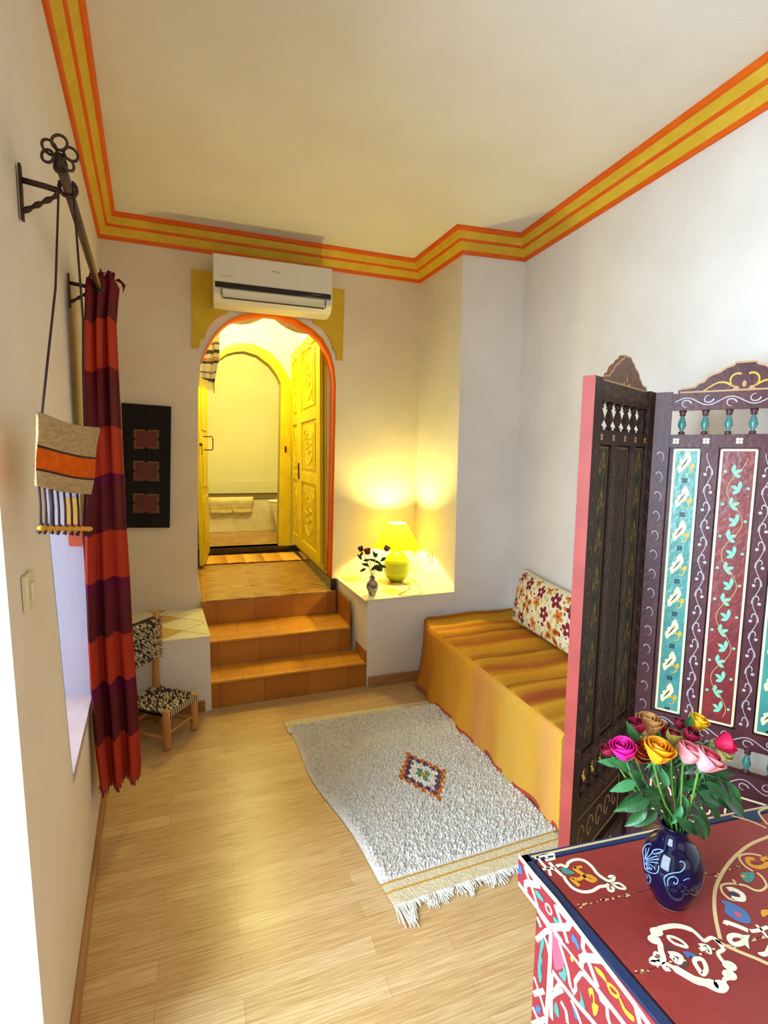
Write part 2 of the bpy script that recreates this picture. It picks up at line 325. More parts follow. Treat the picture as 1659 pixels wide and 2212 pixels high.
# tile upstand following the steps on the right side
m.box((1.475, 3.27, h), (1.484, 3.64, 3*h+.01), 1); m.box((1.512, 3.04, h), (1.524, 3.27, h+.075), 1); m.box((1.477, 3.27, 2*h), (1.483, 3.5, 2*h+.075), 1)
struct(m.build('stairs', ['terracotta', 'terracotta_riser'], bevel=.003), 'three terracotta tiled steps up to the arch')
HS = .5806
m = MB(); m.prism([V3((1.485, 3.645), 0), V3((1.526, 3.03), 0), V3((2.16, 3.045), 0), V3((2.13, 3.655), 0)], (0, 0, HS-.004)); struct(m.build('wall_shelf_block', 'plaster'), 'plaster block under the lamp shelf')
m = MB(); m.prism([V3((1.484, 3.652), HS-.006), V3((1.508, 3.026), HS-.006), V3((2.1545, 3.043), HS-.006), V3((2.124, 3.656), HS-.006)], (0, 0, .006), 0)
def tl(px, z, mi): m.blob([GZ(*p, z) for p in px], UP, mi, .0012)
for px in ([(820, 1276), (845, 1269.5), (878, 1282), (850, 1286)], [(805, 1257), (838, 1250), (866, 1258), (832, 1268)], [(735, 1247), (765, 1243), (786, 1252), (752, 1259)]): tl(px, HS, 1)
for a, b in (((722, 1251), (892, 1262)), ((740, 1262), (935, 1262)), ((783, 1290), (880, 1240)), ((752, 1268), (840, 1240)), ((880, 1284), (920, 1258)), ((800, 1268), (870, 1284)), ((870, 1257), (960, 1284))):
    m.ribbon([GZ(*a, HS), GZ(*b, HS)], .0025, UP, 2)
struct(m.build('shelf_tiles', ['cream_tile', 'ochre_tile', 'grout']), 'cream and ochre tiled shelf top under the lamp')
ZL = .45
m = MB(); m.prism([V3((.02, 3.03), 0), V3((.57, 3.03), 0), V3((.53, 3.635), 0), V3((0, 3.635), 0)], (0, 0, ZL-.006)); struct(m.build('wall_ledge_block', 'plaster'), 'plaster block under the left tiled ledge')
m = MB(); m.prism([V3((.03, 3.026), ZL-.006), V3((.574, 3.026), ZL-.006), V3((.53, 3.632), ZL-.006), V3((0.001, 3.628), ZL-.006)], (0, 0, .006))
for px in ([(345, 1329), (388, 1336), (347, 1348.5)], [(348, 1355), (394, 1363), (350, 1382)], [(299, 1319), (368, 1312.5), (344, 1327.5), (324, 1323)], [(296, 1345), (344, 1351), (300, 1372)]): tl(px, ZL, 1)
for a, b in (((345, 1329), (441, 1342.5)), ((388, 1336), (432, 1318)), ((347, 1348.5), (388, 1336)), ((348, 1355), (449, 1371)), ((394, 1363), (442, 1345)), ((350, 1382), (394, 1363)), ((368, 1312.5), (430, 1322))): m.ribbon([GZ(*a, ZL), GZ(*b, ZL)], .003, UP, 2)
struct(m.build('ledge_tiles', ['cream_tile', 'ochre_tile', 'grout']), 'cream and ochre tiled ledge top left of the steps')

# ------------------------------------------------------------------ hall and bathroom beyond the arch
HB = 5.234; HX0, HX1 = .44, 1.445; ZP = 3*h
m = MB(); m.box((HX0-.05, 3.79, ZP-.1), (HX1+.1, HB, ZP)); m.box((.522, 3.598, ZP-.012), (1.464, 3.79, ZP)); struct(m.build('floor_hall', 'travertine'), 'mottled beige tiled landing beyond the arch')
m = MB(); m.box((HX1, 3.79, ZP), (HX1+.06, HB, 3.0)); struct(m.build('wall_hall_right', 'hall_plaster'), 'yellow lit hall wall at the right beyond the arch')
m = MB(); m.box((HX0-.06, 3.79, ZP), (HX0, HB, 3.0)); struct(m.build('wall_hall_left', 'hall_plaster'), 'hall wall at the left beyond the arch')
m = MB(); m.box((HX0-.06, 3.79, 2.98), (HX1+.06, HB+.1, 3.05)); struct(m.build('ceiling_hall', 'hall_plaster'), 'hall ceiling beyond the arch')
ZB = .565
inn = [(449, 1160), (448, 828), (452, 810), (460, 793), (474, 776), (490, 765), (508, 760), (528, 759), (556, 768), (583, 789), (599, 811), (607, 829), (601.5, 1160)]
out = [(429, 1183), (428, 826), (436, 800), (452, 778), (475, 762), (492, 749), (510, 743.5), (524, 742), (549, 745), (583, 761), (606, 786), (629, 825), (627.5, 1178)]
I3 = [GY(*p, HB) for p in inn]; O3 = [GY(*p, HB) for p in out]
for L_ in (I3, O3): L_[0][2] = ZB; L_[-1][2] = ZB
xl, xr = I3[0][0], I3[-1][0]
m = MB(); m.prism([(HX0, HB, ZP), (xl, HB, ZP), *[tuple(p) for p in I3], (xr, HB, ZP), (HX1+.05, HB, ZP), (HX1+.05, HB, 3.), (HX0, HB, 3.)], (0, .14, 0)); struct(m.build('wall_hall_back', 'hall_plaster'), 'hall end wall with the yellow arched doorway')
dr = thing('door_1', None, None, (1.0, HB, ZB)); struct(dr, 'yellow arched bathroom doorway')
m = MB()
rows = []
for i, (p, q_) in enumerate(zip(I3, O3)):
    p2 = p+(q_-p)*.35; rows.append([p+[0, .14, 0], p+[0, -.012, 0], p2+[0, -.012, 0], p2+[0, -.024, 0], q_+[0, -.024, 0], q_])
m.grid(rows); m.build('door_frame', 'door_yellow', dr)
m = MB(); a, b = GY(614, 964, HB), GY(618, 977, HB); m.box((a[0], HB-.03, b[2]), (b[0], HB-.022, a[2])); m.build('strike_plate', 'iron', dr)
m = MB(); m.box((HX0, HB-.012, ZP), (HX1, HB+.13, ZB)); struct(m.build('trim_threshold', 'black_tile'), 'black tiled threshold below the yellow doorway')
m = MB(); m.box((HX1-.012, 3.79, ZP), (HX1, HB-.012, ZP+.075)); m.box((HX1-.014, 3.625, ZP), (HX1+.03, 3.79, ZP+.085)); struct(m.build('baseboard_hall', 'black_tile'), 'black tile skirting of the hall right wall')
# door leaf swung into the hall at left, seen nearly edge on
lf = thing('door_2', None, None, (.6, HB-.03, ZB)); struct(lf, 'yellow door leaf standing open at the left of the hall')
pe, ph = np.array([.515, 4.62]), np.array([.575, HB-.03]); tdir = (ph-pe)/np.linalg.norm(ph-pe); nn_ = np.array([tdir[1], -tdir[0]])
m = MB(); m.prism([V3(pe, ZP+.03), V3(ph, ZP+.05), V3(ph, 2.42), V3(pe, 2.36)], V3(nn_*.035, 0))
for z0, z1 in ((.68, 1.12), (1.2, 1.62), (1.7, 2.25)):
    a = pe+nn_*.035+tdir*.1; b = ph+nn_*.035-tdir*.1; m.prism([V3(a, z0), V3(b, z0), V3(b, z1), V3(a, z1)], V3(nn_*.008, 0))
m.build('door_leaf', 'door_yellow', lf, bevel=.003)
c = GY(446, 943, 4.8); d = GY(457, 972, 4.8); m = MB(); xx = .575; m.tube([(xx, 4.8, c[2]), (c[0]+.045, 4.8, c[2]), (c[0]+.052, 4.8, c[2]-.012), (c[0]+.052, 4.8, d[2]+.012), (c[0]+.045, 4.8, d[2]), (xx, 4.8, d[2])], .005, 6); m.build('door_handle', 'iron', bpy.data.objects['door_leaf'], smooth=True)
p = GY(434, 960, 4.6); m = MB(); m.lathe(p, [(.004, -.014), (.012, -.008), (.014, 0), (.012, .008), (.004, .014)], 12); m.box((p[0]+.004, 4.597, p[2]-.09), (p[0]+.010, 4.603, p[2])); m.build('door_knob', 'iron', bpy.data.objects['door_leaf'], smooth=True)
# cupboard doors in the right hall wall
cx = 1.422
cb = thing('wall_cupboard', 'yellow carved wooden wall cupboard with open leaf at the right of the hall', 'cupboard', (cx, 4.5, .62))
def Z_(u, v): return GX(u, v, cx)[2]
yA, yM, yN = 5.13, 4.77, 3.815; zt, zb_ = 2.45, .66
m = MB(); m.box((cx+.004, 3.80, zb_-.05), (HX1, 5.18, zt+.03)); m.box((cx-.008, 3.80, zb_-.05), (cx+.004, 5.18, zb_)); m.box((cx-.008, 3.80, zt), (cx+.004, 5.18, zt+.03)); m.build('cupboard_frame', 'door_yellow', cb, bevel=.003)
def carved(name, y0, y1, ang, lab=None):
    """leaf between y0 (far) and y1 (near); three sunk fields with carved relief"""
    m = MB(); piv = np.array([cx, y0]); ca, sa = math.cos(ang), math.sin(ang)
    def P(s_, z, o):                                                  # s from far edge toward viewer, o toward hall centre
        return np.array([piv[0]-s_*sa-o*ca, piv[1]-s_*ca+o*sa, z])
    W_ = y0-y1; ax = lambda s_, z, o: P(s_, z, o)
    def bx(s0, s1, z0, z1, o0, o1): m.box((s0, z0, o0), (s1, z1, o1), 0, ax)
    mg = W_*.16; bx(0, W_, zb_, zt, -.008, .004)
    zs = [(zb_+.06, zb_+.60), (zb_+.68, zb_+1.12), (zb_+1.20, zt-.07)]
    bx(0, mg, zb_, zt, .004, .018); bx(W_-mg, W_, zb_, zt, .004, .018)
    zz = [zb_]+[z for a in zs for z in a]+[zt]
    for i in range(0, len(zz), 2): bx(mg, W_-mg, zz[i], zz[i+1], .004, .018)
    for k, (z0, z1) in enumerate(zs):
        i0, i1 = mg+W_*.07, W_-mg-W_*.07; bx(i0, i1, z0+.035, z1-(.06 if k == 2 else .035), .004, .013)
        c_ = (i0+i1)/2; hw = (i1-i0)/2
        def st_(pts, r=.004): m.tube([P(c_+a*hw, z0+.05+b*(z1-z0-.1), .014) for a, b in pts], r, 5)
        for sg in (-1, 1):
            st_([(sg*.75, .02), (sg*.75, .85), (sg*.5, .93)]); st_([(sg*.1, .35), (sg*.45, .42), (sg*.2, .5), (sg*.45, .58), (sg*.1, .62)])
            st_([(0, .85), (sg*.35, .78), (sg*.5, .68)]); st_([(0, .08), (sg*.4, .15), (sg*.6, .25)])
        st_([(-.45, .74), (.45, .74)]); st_([(-.35, .7), (.35, .7)]); st_([(0, .3), (0, .66)])
        if k == 2:
            pts = [P(c_+hw*1.1*math.cos(t), z1-.10+.09*math.sin(t), .016) for t in np.linspace(0, PI, 13)]; m.tube(pts, .007, 6)
    return m.build(name, 'door_yellow', cb)
carved('far_leaf', yA, yM+.005, 0.0); carved('near_leaf', yM, yN, .01)
a = GX(656, 965, cx-.02); m = MB(); m.box((cx-.03, yM-.05, 1.27), (cx-.019, yM-.03, 1.42)); m.build('latch_bolt', 'iron', bpy.data.objects['near_leaf'])
# striped cloths tied at both sides of the arch, swag along the top
ramp_mat('striped_cloth', [(0, 'efe6c8'), (.10, '6a6a5c'), (.14, 'efe6c8'), (.24, '5a6068'), (.31, 'efe6c8'), (.40, '9a8a6a'), (.43, 'efe6c8'), (.56, '44484c'), (.60, 'c9a878'), (.66, 'efe6c8'), (.72, '55585c'), (.78, 'efe6c8'), (.86, '84806a'), (.9, 'efe6c8')], 'Z', 1.93, 2.34, constant=True, noise=.05, nscale=3)
mat('swag_cloth', 'dcb878', .8, 'e6c890', 30)
dc = thing('door_curtain', 'striped cream and grey tied back curtain inside the arch', 'curtain', (.56, 3.9, 1.9))
def clothgrid(px_rows, yy, name, mt, amp=.008, waves=3):
    P = []
    for (ul, vl), (ur, vr) in px_rows:
        row = []
        for k in range(17):
            s_ = k/16; g = GY(ul+(ur-ul)*s_, vl+(vr-vl)*s_, yy); g[1] += amp*math.sin(s_*waves*2*PI); row.append(g)
        P.append(row)
    m = MB(); m.grid(P); return m.build(name, mt, dc, smooth=True, solid=.004)
clothgrid([((425, 690), (470, 690)), ((425, 730), (473, 722)), ((425, 770), (473, 758)), ((424, 800), (470, 790)), ((428, 815), (463, 827))], 3.93, 'left_drape', 'striped_cloth')
clothgrid([((473, 690), (476, 690)), ((462, 730), (474, 720)), ((461, 780), (474, 770)), ((461, 820), (466, 808))], 3.90, 'left_fold', 'striped_cloth', .003)
m = MB()
for k in range(26):
    u = 429+k*1.3; v = 816+k*.42; a = GY(u, v, 3.93); b = GY(u+random.uniform(-1, 1), v+18+random.uniform(-3, 5), 3.93); m.tube([a, (a+b)/2+[random.uniform(-.003, .003), 0, 0], b], .0018, 4)
mat('fringe_cream', 'e8d890', .8); m.build('fringe', 'fringe_cream', dc)
clothgrid([((693, 740), (725, 750)), ((694, 765), (724, 775)), ((694, 785), (724, 800)), ((696, 800), (718, 803))], 3.93, 'right_drape', 'striped_cloth', .004)
m = MB()
for k in range(12):
    u = 696+k*1.5; a = GY(u, 801, 3.93); b = GY(u-.5, 850-k*1.5+random.uniform(-4, 4), 3.93); m.tube([a, b], .002, 4)
m.build('fringe', 'fringe_cream', dc)
def swag(px, name):
    T_ = [(px[0]+(px[1]-px[0])*t, px[2]+(px[3]-px[2])*t) for t in np.linspace(0, 1, 15)]
    P = [[GY(u, v-30, 3.86) for u, v in T_], [GY(u, v+px[4]*.5*math.sin(PI*i/14), 3.85) for i, (u, v) in enumerate(T_)], [GY(u, v+px[4]*math.sin(PI*i/14), 3.86) for i, (u, v) in enumerate(T_)]]
    m = MB(); m.grid(P); m.build(name, 'swag_cloth', dc, smooth=True, solid=.004)
swag((478, 575, 690, 684, 14), 'swag'); swag((590, 668, 688, 722, 9), 'swag')
m = MB(); a, b = GY(462, 834, 4.2), GY(462, 850, 4.2); m.tube([GY(462, 740, 3.9), GY(463, 850, 3.9)], .002, 4); m.build('tie_cord', 'iron', dc)
# narrow rug on the landing
ramp_mat('hall_rug', [(0, 'd29a3c'), (.08, 'c98a30'), (.1, 'e6b458'), (.27, 'b87a28'), (.29, 'e2ab4c'), (.44, 'c58c3a'), (.47, 'e8bc66'), (.63, 'b47424'), (.65, 'e2ab4c'), (.8, 'c98a30'), (.83, 'e6b458')], 'X', .5, 1.44, noise=.02, nscale=25, bump=.5)
def ruggrid(c4, nx, ny, z, amp):
    P = [[(c4[0]*(1-i/nx)+c4[1]*i/nx)*(1-j/ny)+(c4[3]*(1-i/nx)+c4[2]*i/nx)*j/ny+[0, 0, z+amp*rng.rand()] for j in range(ny+1)] for i in range(nx+1)]
    m = MB(); m.grid(P); return m
hr = [GZ(436, 1221.5, ZP), GZ(652, 1211, ZP), GZ(634, 1195, ZP), GZ(436, 1203, ZP)]
m = ruggrid(hr, 60, 12, .006, .006); tag(m.build('runner_rug', 'hall_rug', solid=.004), 'narrow ochre patterned rug lying before the black threshold', 'rug')
# bathroom
yt = 6.372
m = MB(); m.box((HX0-.3, HB, ZB-.1), (2.6, yt+.05, ZB)); struct(m.build('floor_bathroom', 'travertine'), 'mottled beige bathroom floor')
m = MB(); m.box((-.2, yt+.752, ZB), (2.7, yt+.81, 3.1)); struct(m.build('wall_bathroom_back', 'bath_plaster'), 'pale yellow bathroom wall seen through the doorway')
m = MB(); m.box((-.2, HB+.14, ZB), (-.15, yt+.75, 3.1)); struct(m.build('wall_bathroom_left', 'bath_plaster'), 'bathroom left wall'); m = MB(); m.box((2.6, HB+.14, ZB), (2.65, yt+.75, 3.1)); struct(m.build('wall_bathroom_right', 'bath_plaster'), 'bathroom right wall'); m = MB(); m.box((-.2, HB+.141, ZB), (HX0, HB+.18, 3.1)); struct(m.build('wall_bathroom_front_left', 'bath_plaster'), 'bathroom front wall left of the doorway'); m = MB(); m.box((HX1, HB+.141, ZB), (2.65, HB+.18, 3.1)); struct(m.build('wall_bathroom_front_right', 'bath_plaster'), 'bathroom front wall right of the doorway')
m = MB(); m.box((-.2, HB+.1, 3.05), (2.7, yt+.8, 3.1)); struct(m.build('ceiling_bathroom', 'bath_plaster'), 'bathroom ceiling')
mat('tub_white', 'e9e0c8', .4, 'd9c9a4', 6); mat('tub_rim', '4a3a22', .3); mat('tub_tile', '8a6a34', .3); mat('tile_band', 'efe6c0', .25)
zt_ = .962
tb = thing('bathtub', 'built in bathtub with brown rim seen through the yellow doorway', 'bathtub', (1.1, yt+.3, ZB))
m = MB(); X0, X1 = -.12, 2.57
m.box((X0, yt, ZB), (X1, yt+.06, zt_-.012)); m.build('side_panel', 'tub_white', tb)
def pt(u, v, z): return GZ(u, v, z)
m = MB(); m.box((X0, yt-.006, zt_-.012), (X1, yt+.10, zt_)); m.box((X0, yt+.66, zt_-.012), (X1, yt+.745, zt_+.01)); m.box((1.78, yt+.1, zt_-.012), (X1, yt+.66, zt_)); m.build('rim', 'tub_rim', tb)
m = MB(); rows = []
for r_, z in ((1, 0), (.93, -.2), (.8, -.36), (0.02, -.38)): rows.append([(.85+.9*r_*math.copysign(abs(math.cos(t))**.6, math.cos(t)), yt+.38+.28*r_*math.copysign(abs(math.sin(t))**.6, math.sin(t)), zt_+z) for t in np.linspace(0, 2*PI, 33)[:-1]])
m.grid(rows, wrapv=True); m.build('basin', 'tub_tile', tb, smooth=True)
m = MB(); m.box((X0, yt+.742, zt_+.01), (X1, yt+.7501, zt_+.17)); struct(m.build('trim_tile_band', 'tile_band'), 'pale tile band above the bathtub')
ramp_mat('mat_stripes', [(0, 'dccb96'), (.2, 'b89a5c'), (.25, 'dccb96'), (.5, 'c6ad70'), (.55, 'e6d8a8'), (.9, 'e6d8a8')], 'Z', zt_-.2, zt_+.02, noise=.04, nscale=6)
bm_ = thing('bath_mat', 'folded fringed cotton mat hanging over the bathtub edge', 'mat', (.9, yt-.01, zt_))
a = GY(453, 1076, yt)[0]-.02; b = GY(547, 1076, yt)[0]; P = []
for i in range(21):
    x = a+(b-a)*i/20; row = [(x, yt+.09, zt_+.008)]
    for j in range(8): row.append((x-.02*j/8*(1 if i > 10 else -1), yt-.014-.014*abs(math.sin(i*.9))-.012*math.sin(j), zt_+.01-j*.026+.006*math.sin(i*.7)))
    P.append(row)
m = MB(); m.grid(P); m.build('mat_cloth', 'mat_stripes', bm_, smooth=True, solid=.008)
m = MB()
for i in range(60):
    x = a+.03+(b-a-.06)*i/60; z = zt_-.17; m.tube([(x, yt-.03, z), (x+random.uniform(-.012, .012), yt-.028, z-.03), (x+random.uniform(-.02, .02), yt-.018, z-.05-random.uniform(0, .02))], .0025, 4)
mat('fringe_tan', 'c8b070', .8); m.build('fringe', 'fringe_tan', bm_)
mat('porcelain', 'f2eeda', .12, spec=.6)
yc = 6.12; xb0 = GY(580, 1080, yc)[0]; zt2 = GY(590, 1080, yc)[2]; xc = xb0+.19
bd = thing('toilet', 'white toilet bowl half hidden behind the yellow door frame', 'toilet', (xc, yc, ZB))
m = MB(); pr = [(.11, 0), (.10, .03), (.10, .10), (.13, .2), (.175, zt2-ZB-.06), (.19, zt2-ZB-.02), (.18, zt2-ZB-.018)]; m.lathe((xc, yc, ZB), pr, 28); m.build('bowl', 'porcelain', bd, smooth=True)
m = MB(); m.lathe((xc, yc, zt2-.018), [(.12, 0), (.195, 0), (.198, .01), (.19, .018), (.13, .018)], 28); m.build('seat', 'porcelain', bd, smooth=True)

# ------------------------------------------------------------------ air conditioner
AY = 3.435; tl_, tr_, bl_, br_ = [GY(*p, AY) for p in ((462, 541), (722, 578), (458, 648), (716, 678))]
x0, x1 = (tl_[0]+bl_[0])/2, (tr_[0]+br_[0])/2; z1 = (tl_[2]+tr_[2])/2; z0 = (bl_[2]+br_[2])/2; AB = A[1]-.002
ac = thing('air_conditioner', 'white wall mounted air conditioner with black stripe above the arch', 'air conditioner', ((x0+x1)/2, AB, z0))
hh = z1-z0; zs1, zs2 = z0+hh*.40, z0+hh*.27
def prof_ext(pr, a, b, mi=0): m.prism([(a, y, z) for y, z in pr], (b-a, 0, 0), mi)
m = MB(); prof_ext([(AB, z1), (AY+.03, z1), (AY+.012, z1-.01), (AY+.012, zs1), (AY+.016, z0+.05), (AY+.06, z0+.005), (AB-.06, z0), (AB, z0)], x0, x1); m.build('casing', 'ac_white', ac, bevel=.006)
m = MB(); m.box((x0+.002, AY, zs1), (x1-.002, AY+.013, z1-.012)); m.build('front_panel', 'ac_white', ac, bevel=.006)
m = MB(); m.box((x0+.012, AY-.003, zs2+.008), (x1-.012, AY+.012, zs1+.001)); m.build('black_stripe', 'black_gloss', ac, bevel=.004)
m = MB(); m.prism([(x0+.05, AY+.004, zs2+.002), (x1-.05, AY+.004, zs2+.002), (x1-.06, AY+.018, z0+hh*.10), (x0+.06, AY+.018, z0+hh*.10)], (0, .006, 0)); fl = m.build('louvre_flap', 'ac_lower', ac, bevel=.003)
m = MB(); m.box((x0+.055, AY+.006, z0+hh*.085), (x1-.055, AY+.016, z0+hh*.105)); m.box((x0+.046, AY+.003, z0+hh*.1), (x0+.049, AY+.016, zs2)); m.box((x1-.049, AY+.003, z0+hh*.1), (x1-.046, AY+.016, zs2)); m.build('air_slot', 'dark_slot', ac)
m = MB(); c = GY(596, 588, AY); mk = [c+[dx, -.001, dz] for dx, dz in ((-.022, .004), (-.01, 0), (.0, .003), (.01, -.002), (.022, -.004))]; m.ribbon(mk, .005, (0, -1, 0), 0); m.build('logo_mark', 'grey_mark', ac)
m = MB(); m.ribbon([GY(479, 595, AY)+[0, -.001, 0], GY(500, 598, AY)+[0, -.001, 0]], .003, (0, -1, 0), 0); m.build('small_print', 'grey_mark', ac)
m = MB(); m.ribbon([GY(674, 637, AY)+[0, -.004, 0], GY(695, 639.5, AY)+[0, -.004, 0]], .0022, (0, -1, 0), 0); m.build('display_mark', 'grey_mark', ac)

# ------------------------------------------------------------------ dark wall plaque
mat('dark_leather', '0e0908', .55, '1a110e', 25, .5, 90, .2); mat('tile_red', '561a0c', .6, '5e180c', 14, .1); mat('tile_edge', '6a4a26', .6)
PY = A[1]-.03
plq = thing('wall_plaque', 'tall black studded wall frame with three dark red tiles beside the curtain', 'wall frame', (.22, PY, .99))
c4 = [GY(262, 870, PY), GY(369.5, 878, PY), GY(366.5, 1140, PY), GY(262, 1140.5, PY)]; c4[0][0] = c4[3][0] = max(.065, c4[0][0]); 
m = MB(); m.prism(c4, (0, .028, 0)); 
for xx in (.095, .105, .325, .337):
    for z in np.arange(1.08, 1.68, .022): m.lathe((xx+random.uniform(-.004, .004)-(1.7-z)*.014, PY, z+random.uniform(-.004, .004)), [(.004, -.001), (.003, .003), (.001, .005)], 6, ax=((1, 0, 0), (0, 0, 1), (0, -1, 0)))
for (u, v) in ((303, 906), (311, 911), (319, 912), (328, 908), (305, 1118), (314, 1121), (323, 1118)):
    g = GY(u, v, PY); m.lathe(g, [(.012, -.001), (.008, .003), (.001, .005)], 8, ax=((1, 0, 0), (0, 0, 1), (0, -1, 0)))
m.build('frame', 'dark_leather', plq, bevel=.003)
for (ua, va, ub, vb) in ((289, 927, 343.5, 970), (288, 995, 344, 1039.5), (287.5, 1065, 344, 1108.5)):
    g = [GY(ua, va, PY), GY(ub, va+2, PY), GY(ub, vb, PY), GY(ua, vb-1, PY)]; c = sum(g)/4
    m = MB(); m.prism([p+[0, -.003, 0] for p in g], (0, .004, 0), 1); m.prism([c+(p-c)*np.array([.84, 1, .84])+[0, -.006, 0] for p in g], (0, .004, 0), 0)
    for i in range(4):
        e = (g[i]+g[(i+1) % 4])/2; m.lathe(e, [(.011, 0), (.009, .008), (.003, .011)], 8, 2, ax=((1, 0, 0), (0, 0, 1), (0, -1, 0)))
    m.build('red_tile', ['tile_red', 'tile_edge', 'dark_leather'], plq)

# ------------------------------------------------------------------ curtain rod with brackets
RO = .093
def RP_(u, v, o=RO): return WLp(u, v, o)
NL3, TL3 = V3(NL, 0), V3(TL, 0)
r1, r2 = RP_(147, 408), RP_(210, 590)
rz = 2.07; r1[2] = rz
def rod(y, o=RO, z=rz): return np.array([wallx(y)+o*NL[0], y+o*NL[1], z])
cr = thing('curtain_rod', 'dark iron curtain rod with looped finial on two wall brackets at the left', 'curtain rod', rod(1.3))
m = MB(); m.tube([rod(1.26), rod(2.62)], .0105, 12); m.build('rod', 'rod_iron', cr, smooth=True)
m = MB(); fc = rod(1.235)
for k, (a, r_, tw) in enumerate(((.4, .016, .3), (1.5, .018, -.2), (2.5, .017, .5), (3.5, .015, -.4), (4.7, .013, .2), (5.5, .014, .6))):
    r_ *= .78; c = fc+NL3*(.021*math.cos(a))+UP*(.012+.022*math.sin(a))-TL3*.008*(k % 2)
    e1 = NL3*math.cos(tw)+TL3*math.sin(tw); m.tube([c+e1*r_*math.cos(t)+UP*r_*math.sin(t) for t in np.linspace(0, 2*PI, 19)[:-1]], .0028, 6, closed=True)
m.tube([rod(1.265), fc, fc+UP*.016], [.011, .013, .008], 10); m.build('finial', 'iron', cr, smooth=True)
def bracket(y):
    w0 = np.array([wallx(y), y, rz+.0]); m = MB()
    pl0, pl1 = w0+NL3*.004+UP*.03, w0+NL3*.004-UP*.082; s_ = TL3*.008
    m.prism([pl0-s_, pl0+s_, pl1+s_, pl1-s_], NL3*.005)
    m.tube([w0+NL3*.005, w0+NL3*.05+UP*-.004, w0+NL3*(RO-.016)-UP*.008], .0065, 8)
    a, b = w0+NL3*.006-UP*.065, w0+NL3*(RO-.02)-UP*.018
    m.tube([a+(b-a)*t for t in np.linspace(0, 1, 17)], [.0028+.0035*abs(math.sin(t*3.5*PI)) for t in np.linspace(0, 1, 17)], 6)
    c = rod(y); e1 = NL3; m.tube([c+e1*.0165*math.cos(t)+UP*.0165*math.sin(t) for t in np.linspace(PI*.75, 2.35*PI, 15)], .0045, 6)
    m.build('wall_bracket', 'iron', cr, smooth=True)
bracket(1.345); bracket(2.07)

# ------------------------------------------------------------------ curtain
mat('cur_wine', '5c0a1c', .9, '660e22', 200, .3, 300, .15); mat('cur_plum', '54141f', .9, '5e1a24', 200, .3, 300, .15)
mat('cur_red', 'a02c1a', .9, 'ac3420', 200, .3, 300, .15); mat('cur_purple', '5a0a34', .9, spec=.15)
cu = thing('curtain', 'red and wine striped woven curtain hanging from the iron rod', 'curtain', (.2, 2.15, .3))
lv = [(598, 186, 246), (612, 184, 254), (640, 183, 251), (690, 182, 247), (800, 181, 252), (925, 182, 258), (1060, 180, 266), (1150, 176, 271), (1250, 176, 278), (1290, 178, 280), (1372, 181, 284), (1470, 188, 291), (1520, 196, 295), (1600, 203, 300), (1690, 216, 304)]
def lr(v): 
    for (a, l0, r0), (b, l1, r1) in zip(lv, lv[1:]):
        if v <= b: t = (v-a)/(b-a); return l0+(l1-l0)*t, r0+(r1-r0)*t
    return lv[-1][1:]
bands = [(598, 655, 0), (655, 690, 1), (690, 797, 2), (797, 825, 0), (825, 925, 1), (925, 1027, 2), (1027, 1051, 3), (1051, 1150, 1), (1150, 1252, 2), (1252, 1277, 3), (1277, 1374, 1), (1374, 1472, 2), (1472, 1500, 3), (1500, 1592, 1), (1592, 1688, 2)]
vs = []; mi = []
for a, b, k in bands:
    n_ = max(2, int((b-a)/12)); vs += list(np.linspace(a, b, n_+1)[:-1]); mi += [k]*n_
vs.append(1688)
rows = []
for v in vs:
    l, r_ = lr(v); row = []; fl = min(1, (v-590)/500)
    for k in range(49):
        s_ = k/48; sk = (s_-.5)*26*(v/1690)**2
        y = 2.0+.22*s_; g = GY(l+(r_-l)*s_, v-sk*.9+4*math.sin(s_*7), y)
        ph = s_*3.0*2*PI+.5*math.sin(v*.004)+.6; dpt = (.010+.015*fl)*math.cos(ph)+.012*math.sin(5*s_*PI+v*.006)
        g = g-np.array([.1, -.99, 0])*dpt; g[0] = max(g[0], wallx(g[1])+.012); row.append(g)
    back = [p+np.array([.004*math.sin(j), .055+.03*math.sin(PI*j/48), 0]) for j, p in enumerate(row)][::-1]
    for p in back: p[0] = max(p[0], wallx(p[1])+.008)
    rows.append(row+back)
m = MB(); nc = len(rows[0]); P = np.array(rows); fs = []; 
m.v = [tuple(p) for p in P.reshape(-1, 3)]
for i in range(len(rows)-1):
    for j in range(nc): m.f.append((i*nc+j, (i+1)*nc+j, (i+1)*nc+(j+1) % nc, i*nc+(j+1) % nc)); m.m.append(mi[i])
m.build('curtain_cloth', ['cur_wine', 'cur_plum', 'cur_red', 'cur_purple'], cu, smooth=True)
m = MB()
for k in range(60):
    p = rows[-1][int(k/60*48)]; m.tube([p, p+np.array([random.uniform(-.004, .004), random.uniform(-.004, .004), -.012-random.uniform(0, .012)])], .0018, 4)
mat('fringe_red', '7c1a24', .9); m.build('bottom_fringe', 'fringe_red', bpy.data.objects['curtain_cloth'])
m = MB()
for k in range(22):
    p = rows[0][6+int(k/22*42)]; q1 = p+np.array([random.uniform(-.002, .012), -.01, random.uniform(.004, .018)]); m.tube([p, q1, q1+np.array([random.uniform(0, .018), -.004, random.uniform(-.03, -.004)])], .0022, 4)
c = GY(250, 605, 2.2); 
for k in range(6):
    m.tube([c, c+np.array([.012+.004*k, -.004, .004-.004*k]), c+np.array([.022+.004*random.random(), -.006, -.012-.006*k])], .002, 4)
m.build('top_fringe', 'cur_wine', bpy.data.objects['curtain_cloth'])

